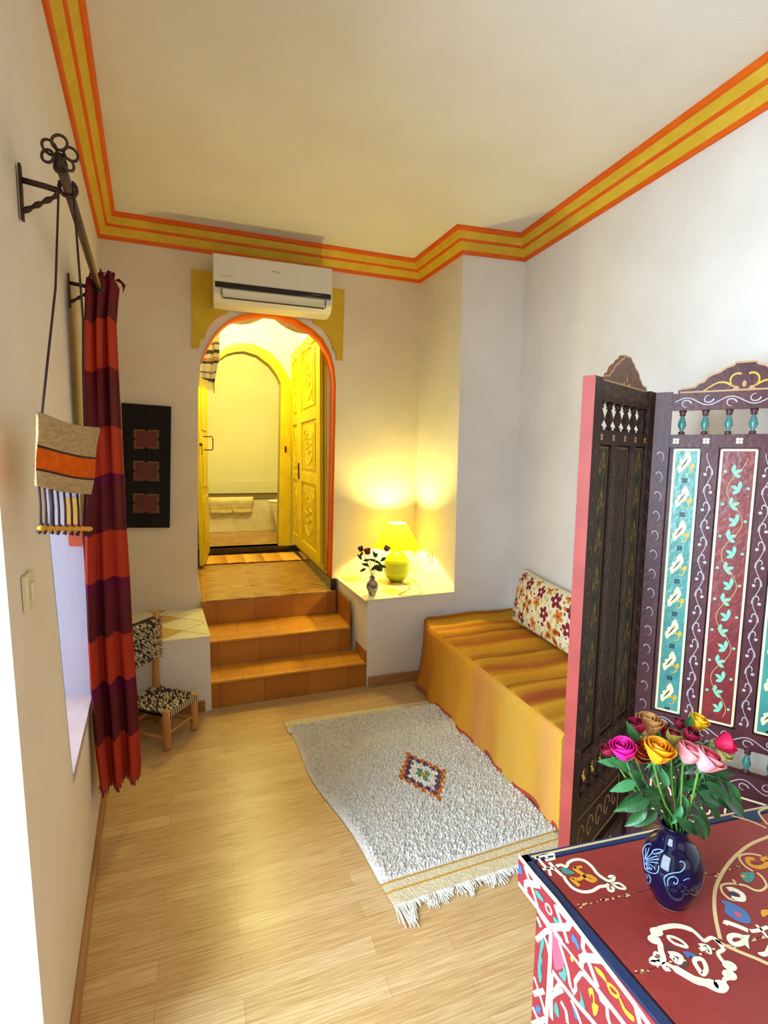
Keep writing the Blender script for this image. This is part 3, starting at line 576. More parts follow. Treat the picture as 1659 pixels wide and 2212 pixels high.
# ------------------------------------------------------------------ hanging woven bag
mat('wool_beige', 'd2b282', .95, 'bd9a68', 60, .8, 260, .1, stretch=(1, 1, 3)); mat('wool_orange', 'd9600c', .95, 'c95208', 60, .6, 260, .1); mat('wool_dark', '36120f', .95)
bl0, bl1 = np.array([0, 1.03]), np.array([0, 1.23])
def BP(u, v):                                                          # vertical plane of the bag
    a = GY(80, 960, 1.03); b = GY(205, 1000, 1.22); n_ = np.array([b[1]-a[1], -(b[0]-a[0]), 0]); return PL(u, v, a, n_/np.linalg.norm(n_))
bn = None; a = GY(80, 960, 1.03); b = GY(205, 1000, 1.22); bn = np.array([b[1]-a[1], -(b[0]-a[0]), 0]); bn /= np.linalg.norm(bn)
if bn[1] > 0: bn = -bn
bag = thing('shoulder_bag', 'small beige woven shoulder bag with orange stripe hanging from the rod', 'bag', BP(140, 980))
topc = lambda s_: 894+s_*31+8*math.sin(PI*s_*1.0)*(1 if s_ > .3 else .6)
def bagpt(s_, t): # s across, t down
    L0 = (80, 895); L1 = (76.5, 1049); R0 = (214, 928); R1 = (196, 1068)
    tu = L0[0]+(R0[0]-L0[0])*s_, L0[1]+(R0[1]-L0[1])*s_+9*math.sin(PI*s_); bu = L1[0]+(R1[0]-L1[0])*s_, L1[1]+(R1[1]-L1[1])*s_+4*math.sin(PI*s_)
    return tu[0]+(bu[0]-tu[0])*t, tu[1]+(bu[1]-tu[1])*t
tt = list(np.linspace(0, .42, 9))+[.458]+list(np.linspace(.5, .745, 6))+[.775]+list(np.linspace(.81, 1, 6)); mt_ = [0]*8+[2]+[1]*6+[2]+[0]*6
tt = sorted(set(tt)); 
def bmat(t): return 2 if .425 < t < .46 or .752 < t < .785 else (1 if .46 <= t <= .752 else 0)
TT = sorted(set([round(x, 4) for x in list(np.linspace(0, 1, 27))+[.425, .46, .752, .785]]))
F_ = [[BP(*bagpt(s_, t))+bn*(.0015+.012*math.sin(PI*min(1, max(0, s_)))**.5*math.sin(PI*min(1, t*.9+.08))**.5+.0015*math.sin(s_*9+t*7)) for s_ in np.linspace(0, 1, 21)] for t in TT]
Bk = [[BP(*bagpt(s_, t))-bn*.0015 for s_ in np.linspace(0, 1, 21)] for t in TT]
m = MB(); n0 = len(TT)
for G_ in (F_, Bk):
    b0 = len(m.v); m.v += [tuple(p) for r_ in G_ for p in r_]
    for i in range(n0-1):
        for j in range(20): m.f.append((b0+i*21+j, b0+(i+1)*21+j, b0+(i+1)*21+j+1, b0+i*21+j+1)); m.m.append(bmat((TT[i]+TT[i+1])/2))
m.grid([[F_[i][0], Bk[i][0]] for i in range(n0)]); m.grid([[F_[i][20], Bk[i][20]] for i in range(n0)]); m.grid([[F_[-1][j], Bk[-1][j]] for j in range(21)])
m.grid([[F_[0][j]+UP*.0, F_[0][j]+UP*.005-bn*.002, Bk[0][j]+UP*.004] for j in range(21)])
m.build('bag_body', ['wool_beige', 'wool_orange', 'wool_dark'], bag, smooth=True)
t0 = rod(1.28)-UP*.0
m = MB(); m.tube([BP(90, 897), BP(90, 897)+(rod(1.325)+NL3*.0-BP(90, 897))*.5+UP*.0, rod(1.315)+NL3*-.013], .0022, 6)
m.build('strap', 'cord_brown', bag, smooth=True)
m = MB(); m.tube([rod(1.315)+NL3*.012, BP(179.5, 690), BP(179.5, 800), BP(183, 924)], .0022, 6); m.build('strap', 'cord_brown', bag, smooth=True)
for k, u in enumerate((84, 95.5, 109, 124, 138, 152, 166.5, 185)):
    s_ = (u-76.5)/(196-76.5); v0 = bagpt(s_, 1)[1]-3; vb = 1133+k*.9
    m = MB(); p0, p1 = BP(u, v0), BP(u+1.5, vb); m.tube([p0, (p0+p1)/2+bn*.002, p1+bn*.002], .0021 if k != 2 else .004, 6); m.tube([p1+bn*.002+UP*.002, p1+bn*.003-UP*.0035], .0042, 6)
    q_ = BP(u+random.uniform(-2, 2), vb+18); m.tube([p1-UP*.008+bn*.003, q_], [.002, .0045], 5); m.build('fringe_cord', 'cord_brown', bag, smooth=True)
m = MB(); mat('bead_yellow', 'c98f18', .4, 'b57c14', 30); us = np.linspace(79, 192, 41)
m.tube([BP(u, 1140.5+(u-79)*.02)+bn*.004 for u in us], [.0032+.0026*abs(math.sin(i*.62)) for i in range(41)], 8); m.build('bead_row', 'bead_yellow', bag, smooth=True)

# ------------------------------------------------------------------ light switch
sp = [WLp(41, 1240), WLp(63, 1238), WLp(68, 1310), WLp(46, 1319)]; c = sum(sp)/4
zs_ = (c[2]-.034, c[2]+.036); ys_ = (c[1]-.035, c[1]+.035)
sw = thing('light_switch', 'cream light switch on the left wall near the bright doorway', 'light switch', (wallx(c[1]), c[1], c[2]))
def wb_(y0, y1, z0, z1, o0, o1): m = MB(); m.prism([lw(y0, z0, o0), lw(y1, z0, o0), lw(y1, z1, o0), lw(y0, z1, o0)], NL3*(o1-o0)); return m
wb_(*ys_, *zs_, .0005, .010).build('plate', 'switch_plastic', sw, bevel=.002)
wb_(c[1]-.012, c[1]+.012, c[2]-.018, c[2]+.018, .010, .016).build('rocker', 'switch_plastic', sw, bevel=.002)

# ------------------------------------------------------------------ little chair with woven rag seat
mat('pine', 'c79255', .55, 'b57e44', 7, .15, 40, .3, stretch=(1, 1, .25)); mat('rag_light', 'cdbfa0', .95, spec=.1); mat('rag_dark', '54463a', .95, spec=.1); mat('rag_pink', 'c9907c', .95, spec=.1)
f0 = GZ(362, 1620, 0); f1 = GZ(420, 1577, 0); ex = (f1-f0)/np.linalg.norm(f1-f0); ey = np.array([-ex[1], ex[0], 0]); SW, SD = np.linalg.norm(f1-f0), .25
ch = thing('child_chair', 'small low pine chair with black and white woven rag seat beside the curtain', 'chair', (f0+f1)/2)
sh = .205
def CP(a, b, z): return f0+ex*a+ey*b+UP*z                             # a right, b toward left wall
legs = [(0, 0), (SW, 0), (0, SD), (SW-.0, SD)]
for k, (a, b) in enumerate(legs):
    top = .60 if k == 99 else sh+.01
    if k == 3:
        m = MB(); m.tube([CP(a, b, 0), CP(a, b, sh), CP(a+.0, b+.0, .3), GY(337, 1322, CP(a, b, 0)[1]+.03)], [.018, .02, .018, .015], 12)
    elif k == 2:
        tp = GY(337, 1322, CP(SW, SD, 0)[1]+.03)-CP(SW, SD, 0)+CP(0, SD, 0); m = MB(); m.tube([CP(a, b, 0), CP(a, b, sh), CP(a, b, .3), tp], [.018, .02, .018, .015], 12)
    else: m = MB(); m.tube([CP(a, b, 0), CP(a, b, .02), CP(a, b, sh*.6), CP(a, b, sh), CP(a, b, sh+.006)], [.015, .018, .0205, .0195, .013], 12)
    m.build('leg', 'pine', ch, smooth=True)
for (p, q_) in ((CP(0, 0, .085), CP(SW, 0, .085)), (CP(0, 0, .06), CP(0, SD, .06)), (CP(SW, 0, .06), CP(SW, SD, .06)), (CP(0, SD, .085), CP(SW, SD, .085))):
    m = MB(); m.tube([p, q_], .010, 10); m.build('stretcher', 'pine', ch, smooth=True)
def weave(m, fn, nu, nv, du, dv):
    """rag strips over a panel: fn(s,t)->(point, normal)"""
    for i in range(nu):
        for j in range(nv):
            s_, t = (i+.5+random.uniform(-.3, .3))/nu, (j+.5+random.uniform(-.3, .3))/nv; p, nn = fn(s_, t); p2, _ = fn(min(1.03, s_+random.uniform(-.5, 1)*du), min(1.03, t+random.uniform(.5, 1.2)*dv))
            md = (p+p2)/2+nn*random.uniform(.006, .012); m.tube([p-nn*.002, md, p2-nn*.002], [.0022, .0048, .0022], 5, random.choice([0, 0, 1, 0, 1]))
m = MB()
def seatf(s_, t): return CP(-.012+s_*(SW+.024), -.012+t*(SD+.024), sh-.006-.018*math.sin(PI*min(1, max(0, s_)))*math.sin(PI*min(1, max(0, t)))), UP
m.grid([[seatf(i/8, j/8)[0]-UP*.006 for j in range(9)] for i in range(9)], 1); m.grid([[seatf(i/8, j/8)[0]-UP*.02 for j in range(9)] for i in range(9)], 1)
weave(m, seatf, 17, 20, .10, .10)
for side in range(3):
    for i in range(26):
        s_ = i/25
        p = [CP(s_*SW, -.016, sh-.008), CP(SW+.016, s_*SD, sh-.008), CP(s_*SW, SD+.016, sh-.008)][side]; m.tube([p+UP*.005, p-UP*.022], .0055, 5, i % 2)
m.build('woven_seat', ['rag_light', 'rag_dark'], ch)
yb_ = CP(SW, SD, 0)[1]+.02
bA, bB = CP(SW, SD, 0), CP(0, SD, 0); bd_ = (bA-bB)/np.linalg.norm(bA-bB)
def backf(s_, t):
    hi = GY(337, 1330, bA[1]+.03)[2]; lo = GY(335, 1418, bA[1]+.01)[2]; z = hi+(lo-hi)*t
    base = bA+(GY(337, 1322, bA[1]+.03)-bA)*((z-sh)/(hi+.01-sh))*np.array([1, 1, 0]); base[2] = z; return base-bd_*(1-s_)*(SW-.0)-ey*.012, -ey
m = MB(); m.grid([[backf(i/8, j/8)[0]+ey*.006 for j in range(9)] for i in range(9)], 1); m.grid([[backf(i/8, j/8)[0]+ey*.022 for j in range(9)] for i in range(9)], 1)
weave(m, backf, 18, 15, .12, .12)
for i in range(16):
    t = i/15; p = backf(1.1, t)[0]; m.tube([p+ey*.012, p-ey*.006+bd_*.005, p-bd_*.012-ey*.006], .0045, 5, 2 if i % 3 else 0); m.tube([p-UP*.006+ey*.012, p-UP*.006-ey*.006+bd_*.002], .0035, 5, 1)
m.build('woven_backrest', ['rag_light', 'rag_dark', 'rag_pink'], ch)

# ------------------------------------------------------------------ table lamp on the tiled shelf
lx, ly = GZ(849, 1247, HS)[0], 3.44
LZ = HS+.0015
def lz(v): return PL(856, v, (lx, ly, 0), (.34, .94, 0))[2]
def lr_(hw): d = (np.array([lx, ly, 1])-CAM)@_f; return hw*d/F
lx = PL(857, 1200, (0, ly, 0), (0, 1, 0))[0]; LZ = HS+.0015
mat('glaze_yellow', 'b8c01c', .25, '949c18', 5, .15, 60, .5, stretch=(1, 1, 12), lo=.4, hi=.75); mat('glaze_dark', '55501a', .4)
lp = thing('table_lamp', 'lit table lamp with yellow green glazed ball base on the tiled shelf', 'lamp', (lx, ly, LZ))
zb0, zt0 = HS, lz(1187); R_ = lr_(29); hb = zt0-zb0; prof_b = [(R_*.45, 0), (R_*.5, .004), (R_*.80, hb*.14), (R_*.97, hb*.32), (R_, hb*.46), (R_*.95, hb*.62), (R_*.76, hb*.78), (R_*.44, hb*.91), (R_*.25, hb*.97), (R_*.27, hb*1.01), (R_*.2, hb*1.03)]
m = MB(); m.lathe((lx, ly, LZ), prof_b, 40); m.build('base', 'glaze_yellow', lp, smooth=True)
m = MB(); m.lathe((lx, ly, LZ+hb*1.0), [(.012, 0), (.012, .05), (.006, .055)], 14); m.build('bulb_holder', 'black_gloss', lp, smooth=True)
sm = bpy.data.materials.new('lamp_shade'); sm.use_nodes = True; nt = sm.node_tree; b = nt.nodes['Principled BSDF']; nt.nodes.remove(b); M['lamp_shade'] = sm
tr = nt.nodes.new('ShaderNodeBsdfTranslucent'); df = nt.nodes.new('ShaderNodeBsdfDiffuse'); mx = nt.nodes.new('ShaderNodeMixShader'); mx.inputs[0].default_value = .2
tr.inputs[0].default_value = lin('ffea20'); df.inputs[0].default_value = lin('ecd040'); nt.links.new(tr.outputs[0], mx.inputs[2]); nt.links.new(df.outputs[0], mx.inputs[1]); nt.links.new(mx.outputs[0], nt.nodes['Material Output'].inputs[0])
zsb, zst = lz(1181), lz(1130); rb, rt = lr_(51), lr_(20)
m = MB(); m.lathe((lx, ly, 0), [(rb, zsb), (rb*.985, zsb+.002), (rt, zst)], 48, cap=False); m.build('lamp_shade', 'lamp_shade', lp, smooth=True)
m = MB(); m.tube([(lx+rt*math.cos(t), ly+rt*math.sin(t), zst) for t in np.linspace(0, 2*PI, 25)[:-1]], .0015, 5, closed=True); m.tube([(lx-rt, ly, zst), (lx+rt, ly, zst)], .0015, 5); m.build('shade_ring', 'cream_tile', bpy.data.objects['lamp_shade'])
bulbm = mat('bulb_glow', 'fff0c0', .5); bb = bulbm.node_tree.nodes['Principled BSDF']; bb.inputs['Emission Color'].default_value = (1, .85, .45, 1); bb.inputs['Emission Strength'].default_value = 14
zbu = (zsb+zst)/2+.005; m = MB(); m.lathe((lx, ly, zbu-.02), [(.006, -.01), (.014, 0), (.019, .014), (.014, .03), (.003, .036)], 16); m.build('light_bulb', 'bulb_glow', lp, smooth=True)
bulb('table_lamp_bulb', (lx, ly, zbu+.03), 27, (1, .88, .24), .022)
mat('flex', '94802c', .5)
fl_ = [(861, 1254), (868, 1260), (880, 1264), (886, 1268), (880, 1275), (868, 1280), (861, 1284), (872, 1286), (893, 1286), (908, 1283), (911, 1277), (905, 1268), (897, 1258)]
P = [GZ(u, v, LZ+.002) for u, v in fl_]; Q1 = Cc+(B-Cc)*.55
NS, TS = nrm(B, Cc)
def NSp(u, v, o=0): return PL(u, v, (B[0]+NS[0]*o, B[1]+NS[1]*o, 0), (NS[0], NS[1], 0))
plug = NSp(922, 1200, .03)
P = smoothc(P, 4, False)+smoothc([P[-1], NSp(896, 1245, .07), NSp(900, 1222, .06), NSp(908, 1206, .045), plug], 6, False)[1:]
m = MB(); m.tube(P, .0021, 6); m.build('flex_cord', 'flex', lp, smooth=True)
m = MB(); g = GZ(884, 1267, LZ+.006); m.box(g-[.007, .01, .004], g+[.007, .012, .005]); m.build('cord_switch', 'switch_plastic', bpy.data.objects['flex_cord'], bevel=.002)
m = MB(); m.tube([plug, NSp(926, 1198, .010)], [.006, .011], 10); m.build('plug', 'switch_plastic', bpy.data.objects['flex_cord'], smooth=True)
g = NSp(930, 1203, 0); so = thing('wall_socket', 'white wall socket beside the lamp with the plug in it', 'socket', g)
NS3, TS3 = V3(NS, 0), V3(TS, 0)
m = MB(); m.prism([g+TS3*a+UP*b for a, b in ((-.036, -.036), (.036, -.036), (.036, .036), (-.036, .036))], NS3*.008); m.build('plate', 'switch_plastic', so, bevel=.002)

# small vase of dried roses on the shelf
mat('vase_pottery', 'c8b49a', .4, '6a6468', 45, .1, 60, .4, lo=.42, hi=.58); mat('dried_stem', '3f4a1a', .7); mat('dried_leaf', '20391a', .7, '2c4420', 30); mat('dried_dark', '35101a', .7, '48141f', 60); mat('dried_red', '8c1c22', .7, '6f141c', 60); mat('dried_pink', '92605a', .7, '7a4840', 60)
vx, vy = GZ(804, 1285, HS)[0], GZ(804, 1285, HS)[1]
dv = thing('bud_vase', 'small grey brown patterned vase at the front edge of the tiled shelf', 'vase', (vx, vy, LZ)); vh = PL(803, 1246, (vx, vy, 0), (.34, .94, 0))[2]-HS; vr = 13.2*((np.array([vx, vy, .6])-CAM)@_f)/F
m = MB(); m.lathe((vx, vy, LZ), [(vr*.55, 0), (vr*.6, .005), (vr*.9, vh*.35), (vr, vh*.5), (vr*.82, vh*.68), (vr*.45, vh*.82), (vr*.42, vh*.9), (vr*.52, vh), (vr*.4, vh*.99), (vr*.3, vh*.8)], 28); m.build('body', 'vase_pottery', dv, smooth=True)
vtop = np.array([vx, vy, LZ+vh])
def V2(u, v, dy=0): return PL(u, v, (vx, vy+dy, 0), (0, 1, 0))
def leafpts(c, d, nrm_, L, W, curl=.15, n=7):
    d = d/np.linalg.norm(d); sde = np.cross(d, nrm_); sde /= np.linalg.norm(sde)+1e-9; up = np.cross(sde, d); rows = []
    for i in range(n):
        t = i/(n-1); wd = W*math.sin(PI*min(1, t*.93+.05))**.8*(1-.35*t); ce = c+d*L*t-up*curl*L*t*t
        rows.append([ce+sde*wd*k/2+up*abs(k)*wd*.22+up*.02*L*math.sin(9*t)*(abs(k) == 1) for k in (-1, -.5, 0, .5, 1)])
    return rows
def small_rose(px, mt, lab, tip_r, stemk=0, leaves=()):
    o = thing('dried_rose', lab, 'flower', vtop); p = V2(*px, stemk)
    s0 = vtop-UP*vh*.55; m = MB(); pts = [s0, vtop+(p-vtop)*.12*np.array([1, 1, 1]), vtop+(p-vtop)*.55+np.array([.004, 0, .003]), p]; m.tube(smoothc(pts, 4, False), .0022, 5); m.build('stem', 'dried_stem', o, smooth=True)
    m = MB(); r = tip_r*1.3
    d = (p-vtop)/np.linalg.norm(p-vtop); x = np.cross(d, [0, 1, 0]); x /= np.linalg.norm(x); y = np.cross(d, x)
    m.lathe(p, [(r*.2, -r), (r*.75, -r*.6), (r, 0), (r*.85, r*.7), (r*.4, r*1.1)], 10, 0, ax=(x, y, d))
    for k in range(5):
        a = k*1.257; m.grid([[p+(x*math.cos(a+b)+y*math.sin(a+b))*r*(1.0+.25*t)+d*r*(-.6+1.8*t) for b in (-.7, -.3, .1, .5)] for t in (0, .4, .8, 1)])
    m.build('bloom', mt, o, smooth=True)
    for (lu, lv_, ang, L) in leaves:
        c_ = V2(lu, lv_, stemk); m = MB(); L *= 1.5; m.grid(leafpts(c_, np.array([math.cos(ang), .15*random.uniform(-1, 1), math.sin(ang)]), np.array([.1, -.95, .3]), L, L*.5)); m.build('leaf', 'dried_leaf', o, smooth=True)
small_rose((780, 1187), 'dried_dark', 'dried dark purple rose at top left of the small shelf vase', .011, -.02, ((781, 1209, 2.2, .032), (785, 1211, .1, .03), (787, 1217, -.6, .03), (782, 1192, 4.4, .028)))
small_rose((794, 1193), 'dried_red', 'dried red rose beside the dark one in the shelf vase', .014, -.01, ((790, 1228, 3.6, .03), (791, 1222, 2.6, .025)))
small_rose((835, 1186), 'dried_pink', 'dried brownish pink rose leaning right in front of the lamp', .013, -.03, ((822, 1212, .5, .034), (818, 1216, -1.0, .04), (816, 1220, 3.8, .04), (822, 1222, -.3, .03)))
small_rose((811, 1200), 'dried_leaf', 'dried green leafy stem in the middle of the shelf vase', .010, .01, ((809, 1203, 1.8, .03), (809, 1212, -.4, .032), (811, 1212, 2.8, .03), (808, 1226, -.4, .045), (812, 1228, .4, .036)))

# ------------------------------------------------------------------ daybed with woven bedspread
dbs = [(0, 'd09a24'), (.06, 'd89f28'), (.10, 'b86a18'), (.13, 'd89a22'), (.17, 'c8881c'), (.20, '9c5a14'), (.22, 'd49620'), (.28, 'b46a18'), (.31, 'b86420'), (.34, 'd89c24'), (.40, 'c48a1e'), (.43, '9a5c16'), (.45, 'd09822'), (.52, 'a8601e'), (.55, 'b0641e'), (.58, 'd69a22'), (.64, 'be841e'), (.66, '94560f'), (.68, 'd69c24'), (.74, 'a65224'), (.77, 'a24e20'), (.80, 'd8a024'), (.86, 'b87c1c'), (.88, 'd8a228'), (.93, 'a06014'), (.95, 'dca62e'), (1, 'd8a028')]
ramp_mat('bedspread', dbs, 'Y', 3.0, 1.5, rough=.9, noise=.09, nscale=5, bump=.5, bscale=220, stretch=(.5, 4, 1))
ramp_mat('bedspread_front', [(0, 'b87018'), (.2, 'c4801c'), (.3, 'd0902a'), (.45, 'd8982c'), (.50, 'd48c44'), (.62, 'd89a3c'), (.7, 'dca844'), (.82, 'd8a03a'), (.88, 'd89850'), (.95, 'e0aa3c'), (1, 'dca63c')], 'Y', 3.0, 1.5, rough=.9, noise=.10, nscale=9, bump=.5, bscale=200, stretch=(1, 6, .4))
M['bedspread_front'].node_tree.nodes['Principled BSDF'].inputs['Roughness'].default_value = 1
mat('bed_hem', 'b8482c', .9, 'a83c28', 40)
mat('mattress', 'c9b487', .8); mat('bed_wood', '7a4c26', .5)
BZ = .425; ya, yb2 = 3.0, 1.56
bed = thing('daybed', 'low daybed under a golden striped woven bedspread along the right wall', 'bed', (2.15, 2.3, 0))
m = MB(); m.box((1.92, yb2+.04, .20), (2.47, ya-.05, BZ-.012)); m.build('mattress', 'mattress', bed, bevel=.03)
m = MB(); m.box((1.93, yb2+.04, .06), (2.47, ya-.06, .2)); m.box((1.95, yb2+.06, 0), (2.01, yb2+.12, .06)); m.box((1.95, ya-.14, 0), (2.01, ya-.08, .06)); m.box((2.4, yb2+.06, 0), (2.46, yb2+.12, .06)); m.box((2.4, ya-.14, 0), (2.46, ya-.08, .06)); m.build('base', 'bed_wood', bed)
rows = []; ny = 120
for i in range(ny+1):
    s_ = i/ny; y = ya-.015+(yb2-ya)*s_; xf = 1.868-.02*s_+.035*max(0, 1-s_*9)**2; wv = .010*math.sin(s_*23)+.006*math.sin(s_*51+1); row = []
    xw = 2.5914-(3.0129-y)*.0351-.012
    zdip = 0
    for t in np.linspace(0, 1, 16): row.append((xw+(xf+.035-xw)*t, y, BZ-.004*math.sin(t*9+s_*4)-.006*math.sin(s_*14)*math.sin(t*3)-zdip))
    for a in np.linspace(.2, PI/2, 6): row.append((xf+.035-.035*math.sin(a), y, BZ-.035*(1-math.cos(a))))
    fl = -.045+.05*s_
    if s_ < .09: fl -= .02*math.sin(s_/.09*PI)
    for t in np.linspace(.08, 1, 16): row.append((xf+fl*t*t+wv*t-.0, y, BZ-.035-(BZ-.05)*t))
    rows.append(row)
m = MB(); P = np.array(rows); a_, b_ = P.shape[:2]; m.v = [tuple(p) for p in P.reshape(-1, 3)]
for i in range(a_-1):
    for j in range(b_-1): m.f.append((i*b_+j, (i+1)*b_+j, (i+1)*b_+j+1, i*b_+j+1)); m.m.append(2 if j >= b_-2 and i % 22 > 6 else (0 if j < 17 else 1))
end = [rows[-1][k] for k in range(b_)]
zend = [[(p[0], p[1]-(.012*t), p[2] if t == 0 else max(.02, p[2]*(1-t)+.02)) for p in end] for t in np.linspace(0, 1, 8)]
m.grid(zend, 1); fend = [[(p[0], p[1]+(.0*t), p[2]*(1-t)+.02) for p in rows[0]] for t in np.linspace(0, 1, 4)]; m.grid(fend, 1)
m.build('bedspread', ['bedspread', 'bedspread_front', 'bed_hem'], bed, smooth=True)

# cushion with flower print
mat('cushion_cream', 'ece2c0', .85, 'e6dab4', 20, .2, 200, .15); mat('cushion_back', 'd8c8a0', .85); mat('print_wine', '7c1028', .85); mat('print_orange', 'd07c18', .85); mat('print_rust', '8c2c14', .85); mat('print_green', 'b9bd84', .85); mat('print_peach', 'e8b078', .85)
def BZp(u, v): return GZ(u, v, BZ+.015)
kb0, kb1 = BZp(1106, 1338), BZp(1242, 1424)
yfar = kb0[1]; kt0 = PL(1131, 1226, (WR0 := D+(Ee-D)*.05)[0:1].tolist()+[0, 0], (1, 0, 0)) if False else None
def WRp(u, v, o=0): p = D+NR*o; return PL(u, v, (p[0], p[1], 0), (NR[0], NR[1], 0))
kt0, kt1 = WRp(1131, 1228, .05), WRp(1247, 1287, .05)
ext = 1.10
kb1 = kb0+(kb1-kb0)*ext; kt1 = kt0+(kt1-kt0)*ext
kn = np.cross(kb1-kb0, kt0-kb0); kn /= np.linalg.norm(kn)
if kn[0] > 0: kn = -kn
cc = thing('cushion', 'cream cushion with wine and orange flower print leaning on the right wall', 'cushion', (kb0+kb1)/2)
def cu_(s_, t, side=1, h_=0):
    p = kb0*(1-s_)*(1-t)+kb1*s_*(1-t)+kt1*s_*t+kt0*(1-s_)*t
    e = (4*s_*(1-s_))**.45*(4*t*(1-t))**.45; c_ = (kb0+kb1+kt0+kt1)/4; pin = 1-.03*(1-abs(2*s_-1)**3)*(abs(2*t-1)**4)-.02*(1-abs(2*t-1)**3)*(abs(2*s_-1)**4)
    return c_+(p-c_)*pin+kn*(side*.08*e+h_)
m = MB(); N_ = 24
for sd, k in ((1, 0), (-1, 1)): m.grid([[cu_(i/N_, j/N_, sd) for j in range(N_+1)] for i in range(N_+1)], k)
Wc, Hc = np.linalg.norm(kb1-kb0), np.linalg.norm(kt0-kb0)
def bl(cx_, cy_, rx, ry, ang, mi, hh=.0008, n=12):
    pts = []
    for k in range(n):
        a = 2*PI*k/n; dx, dy = rx*math.cos(a), ry*math.sin(a); ca, sa = math.cos(ang), math.sin(ang); s_, t = cx_+(dx*ca-dy*sa)/Wc, cy_+(dx*sa+dy*ca)/Hc
        if not (.01 < s_ < .99 and .01 < t < .99): return
        pts.append(cu_(s_, t, 1, hh))
    c0 = cu_(cx_, cy_, 1, hh); b0 = len(m.v); m.v += [tuple(p) for p in pts+[c0]]
    for k in range(n): m.f.append((b0+k, b0+(k+1) % n, b0+n)); m.m.append(mi)
def flower(cx_, cy_, r, mi, ctr, n=5, rot=0, inner=None):
    for k in range(n):
        a = rot+2*PI*k/n; bl(cx_+r*.62*math.cos(a)/Wc, cy_+r*.62*math.sin(a)/Hc, r*.46, r*.34, a, mi, .001)
        if inner is not None: bl(cx_+r*.66*math.cos(a)/Wc, cy_+r*.66*math.sin(a)/Hc, r*.27, r*.17, a, inner, .0016)
    bl(cx_, cy_, r*.22, r*.22, 0, ctr, .002)
R_2 = random.Random(3); pl_ = []
def free(x, y, r):
    for (a, b_, c_) in pl_:
        if math.hypot((x-a)*Wc, (y-b_)*Hc) < r+c_: return False
    pl_.append((x, y, r)); return True
for (x, y, r, tp) in [(.72, .22, .055, 2), (.35, .48, .048, 2), (.12, .88, .03, 0), (.30, .82, .036, 0), (.52, .80, .034, 0), (.74, .78, .04, 0), (.93, .72, .036, 0), (.62, .48, .036, 0), (.12, .38, .03, 0), (.25, .18, .034, 0), (.90, .40, .036, 0), (.46, .22, .03, 1), (.50, .60, .03, 1), (.20, .62, .03, 1), (.80, .55, .034, 1), (.62, .90, .026, 1), (.95, .15, .034, 1), (.08, .60, .026, 1), (.42, .93, .024, 1), (.88, .92, .028, 1), (.08, .15, .02, 0)]:
    free(x, y, r*.95); r *= 1.15
    if tp == 2: flower(x, y, r, 3, 5, 4, .5, 4)
    elif tp == 0: flower(x, y, r, 2, 0, 5, R_2.random())
    else: flower(x, y, r, 3, 4, 5, R_2.random())
for _ in range(900):
    x, y, r = R_2.uniform(.02, .98), R_2.uniform(.02, .98), R_2.choice([.008, .010, .013, .016])
    if free(x, y, r*1.05): bl(x, y, r*.95, r*.75, R_2.random()*3, R_2.choice([2, 5, 5, 4, 3, 6, 5]), .001, 8)
m.build('cover', ['cushion_cream', 'cushion_back', 'print_wine', 'print_orange', 'print_rust', 'print_green', 'print_peach'], cc, smooth=True)

# ------------------------------------------------------------------ shaggy rug
mat('rug_wool', 'fbf8f2', .95, 'e4dccf', 120, .7, 400, .1); mat('rug_flat', 'dccfae', .95, 'd2c29a', 60, .5, 300, .1); mat('rug_gold', 'c2903c', .95); mat('rug_orange', 'd07a2c', .95); mat('rug_purple', '604a68', .95); mat('rug_white', 'e8e4da', .95); mat('rug_green', '6e9a78', .95); mat('rug_yellow', 'd0b030', .95)
RC = [GZ(612, 1560, .004), GZ(942, 1512, .004), GZ(1240, 1828, .004), GZ(858, 1955, .004)]
rug = thing('rug', 'shaggy cream wool rug with a small orange diamond in front of the daybed', 'rug', sum(RC)/4)
mc = [GZ(872, 1630, .015), GZ(957, 1727, .015), GZ(868, 1688, .015), GZ(956, 1664, .015)]
mcen = (mc[0]+mc[1])/2; ul = (mc[1]-mc[0])/11; uw = (GZ(958, 1700, .015)-GZ(868, 1660, .015))/11
ul = np.array([.0, -.034, 0])*1.0; uw = np.array([.0205, .0, 0])
NX, NY = 170, 300
def rp(s_, t):
    p = (RC[0]*(1-s_)+RC[1]*s_)*(1-t)+(RC[3]*(1-s_)+RC[2]*s_)*t; p = p.copy(); p[0] += -.02*math.sin(PI*t)*(1-s_)+.012*math.sin(t*11)*(1-s_)*(1 if t > .1 else 0); return p
P = np.zeros((NX+1, NY+1, 3))
for i in range(NX+1):
    for j in range(NY+1):
        s_, t = i/NX, j/NY; p = rp(s_, t); fz = 1 if .055 < t < .925 else .12; ed = min(1, min(s_, 1-s_)*30)
        j_ = fz*ed; p[0] += rng.uniform(-.003, .003)*j_; p[1] += rng.uniform(-.003, .003)*j_
        p[2] = .004+fz*ed*(.008+.015*rng.rand()**1.5)+.002*ed; P[i, j] = p
m = MB(); m.v = [tuple(p) for p in P.reshape(-1, 3)]
ulm = (mc[1]-mc[0]); axl = ulm/np.linalg.norm(ulm)
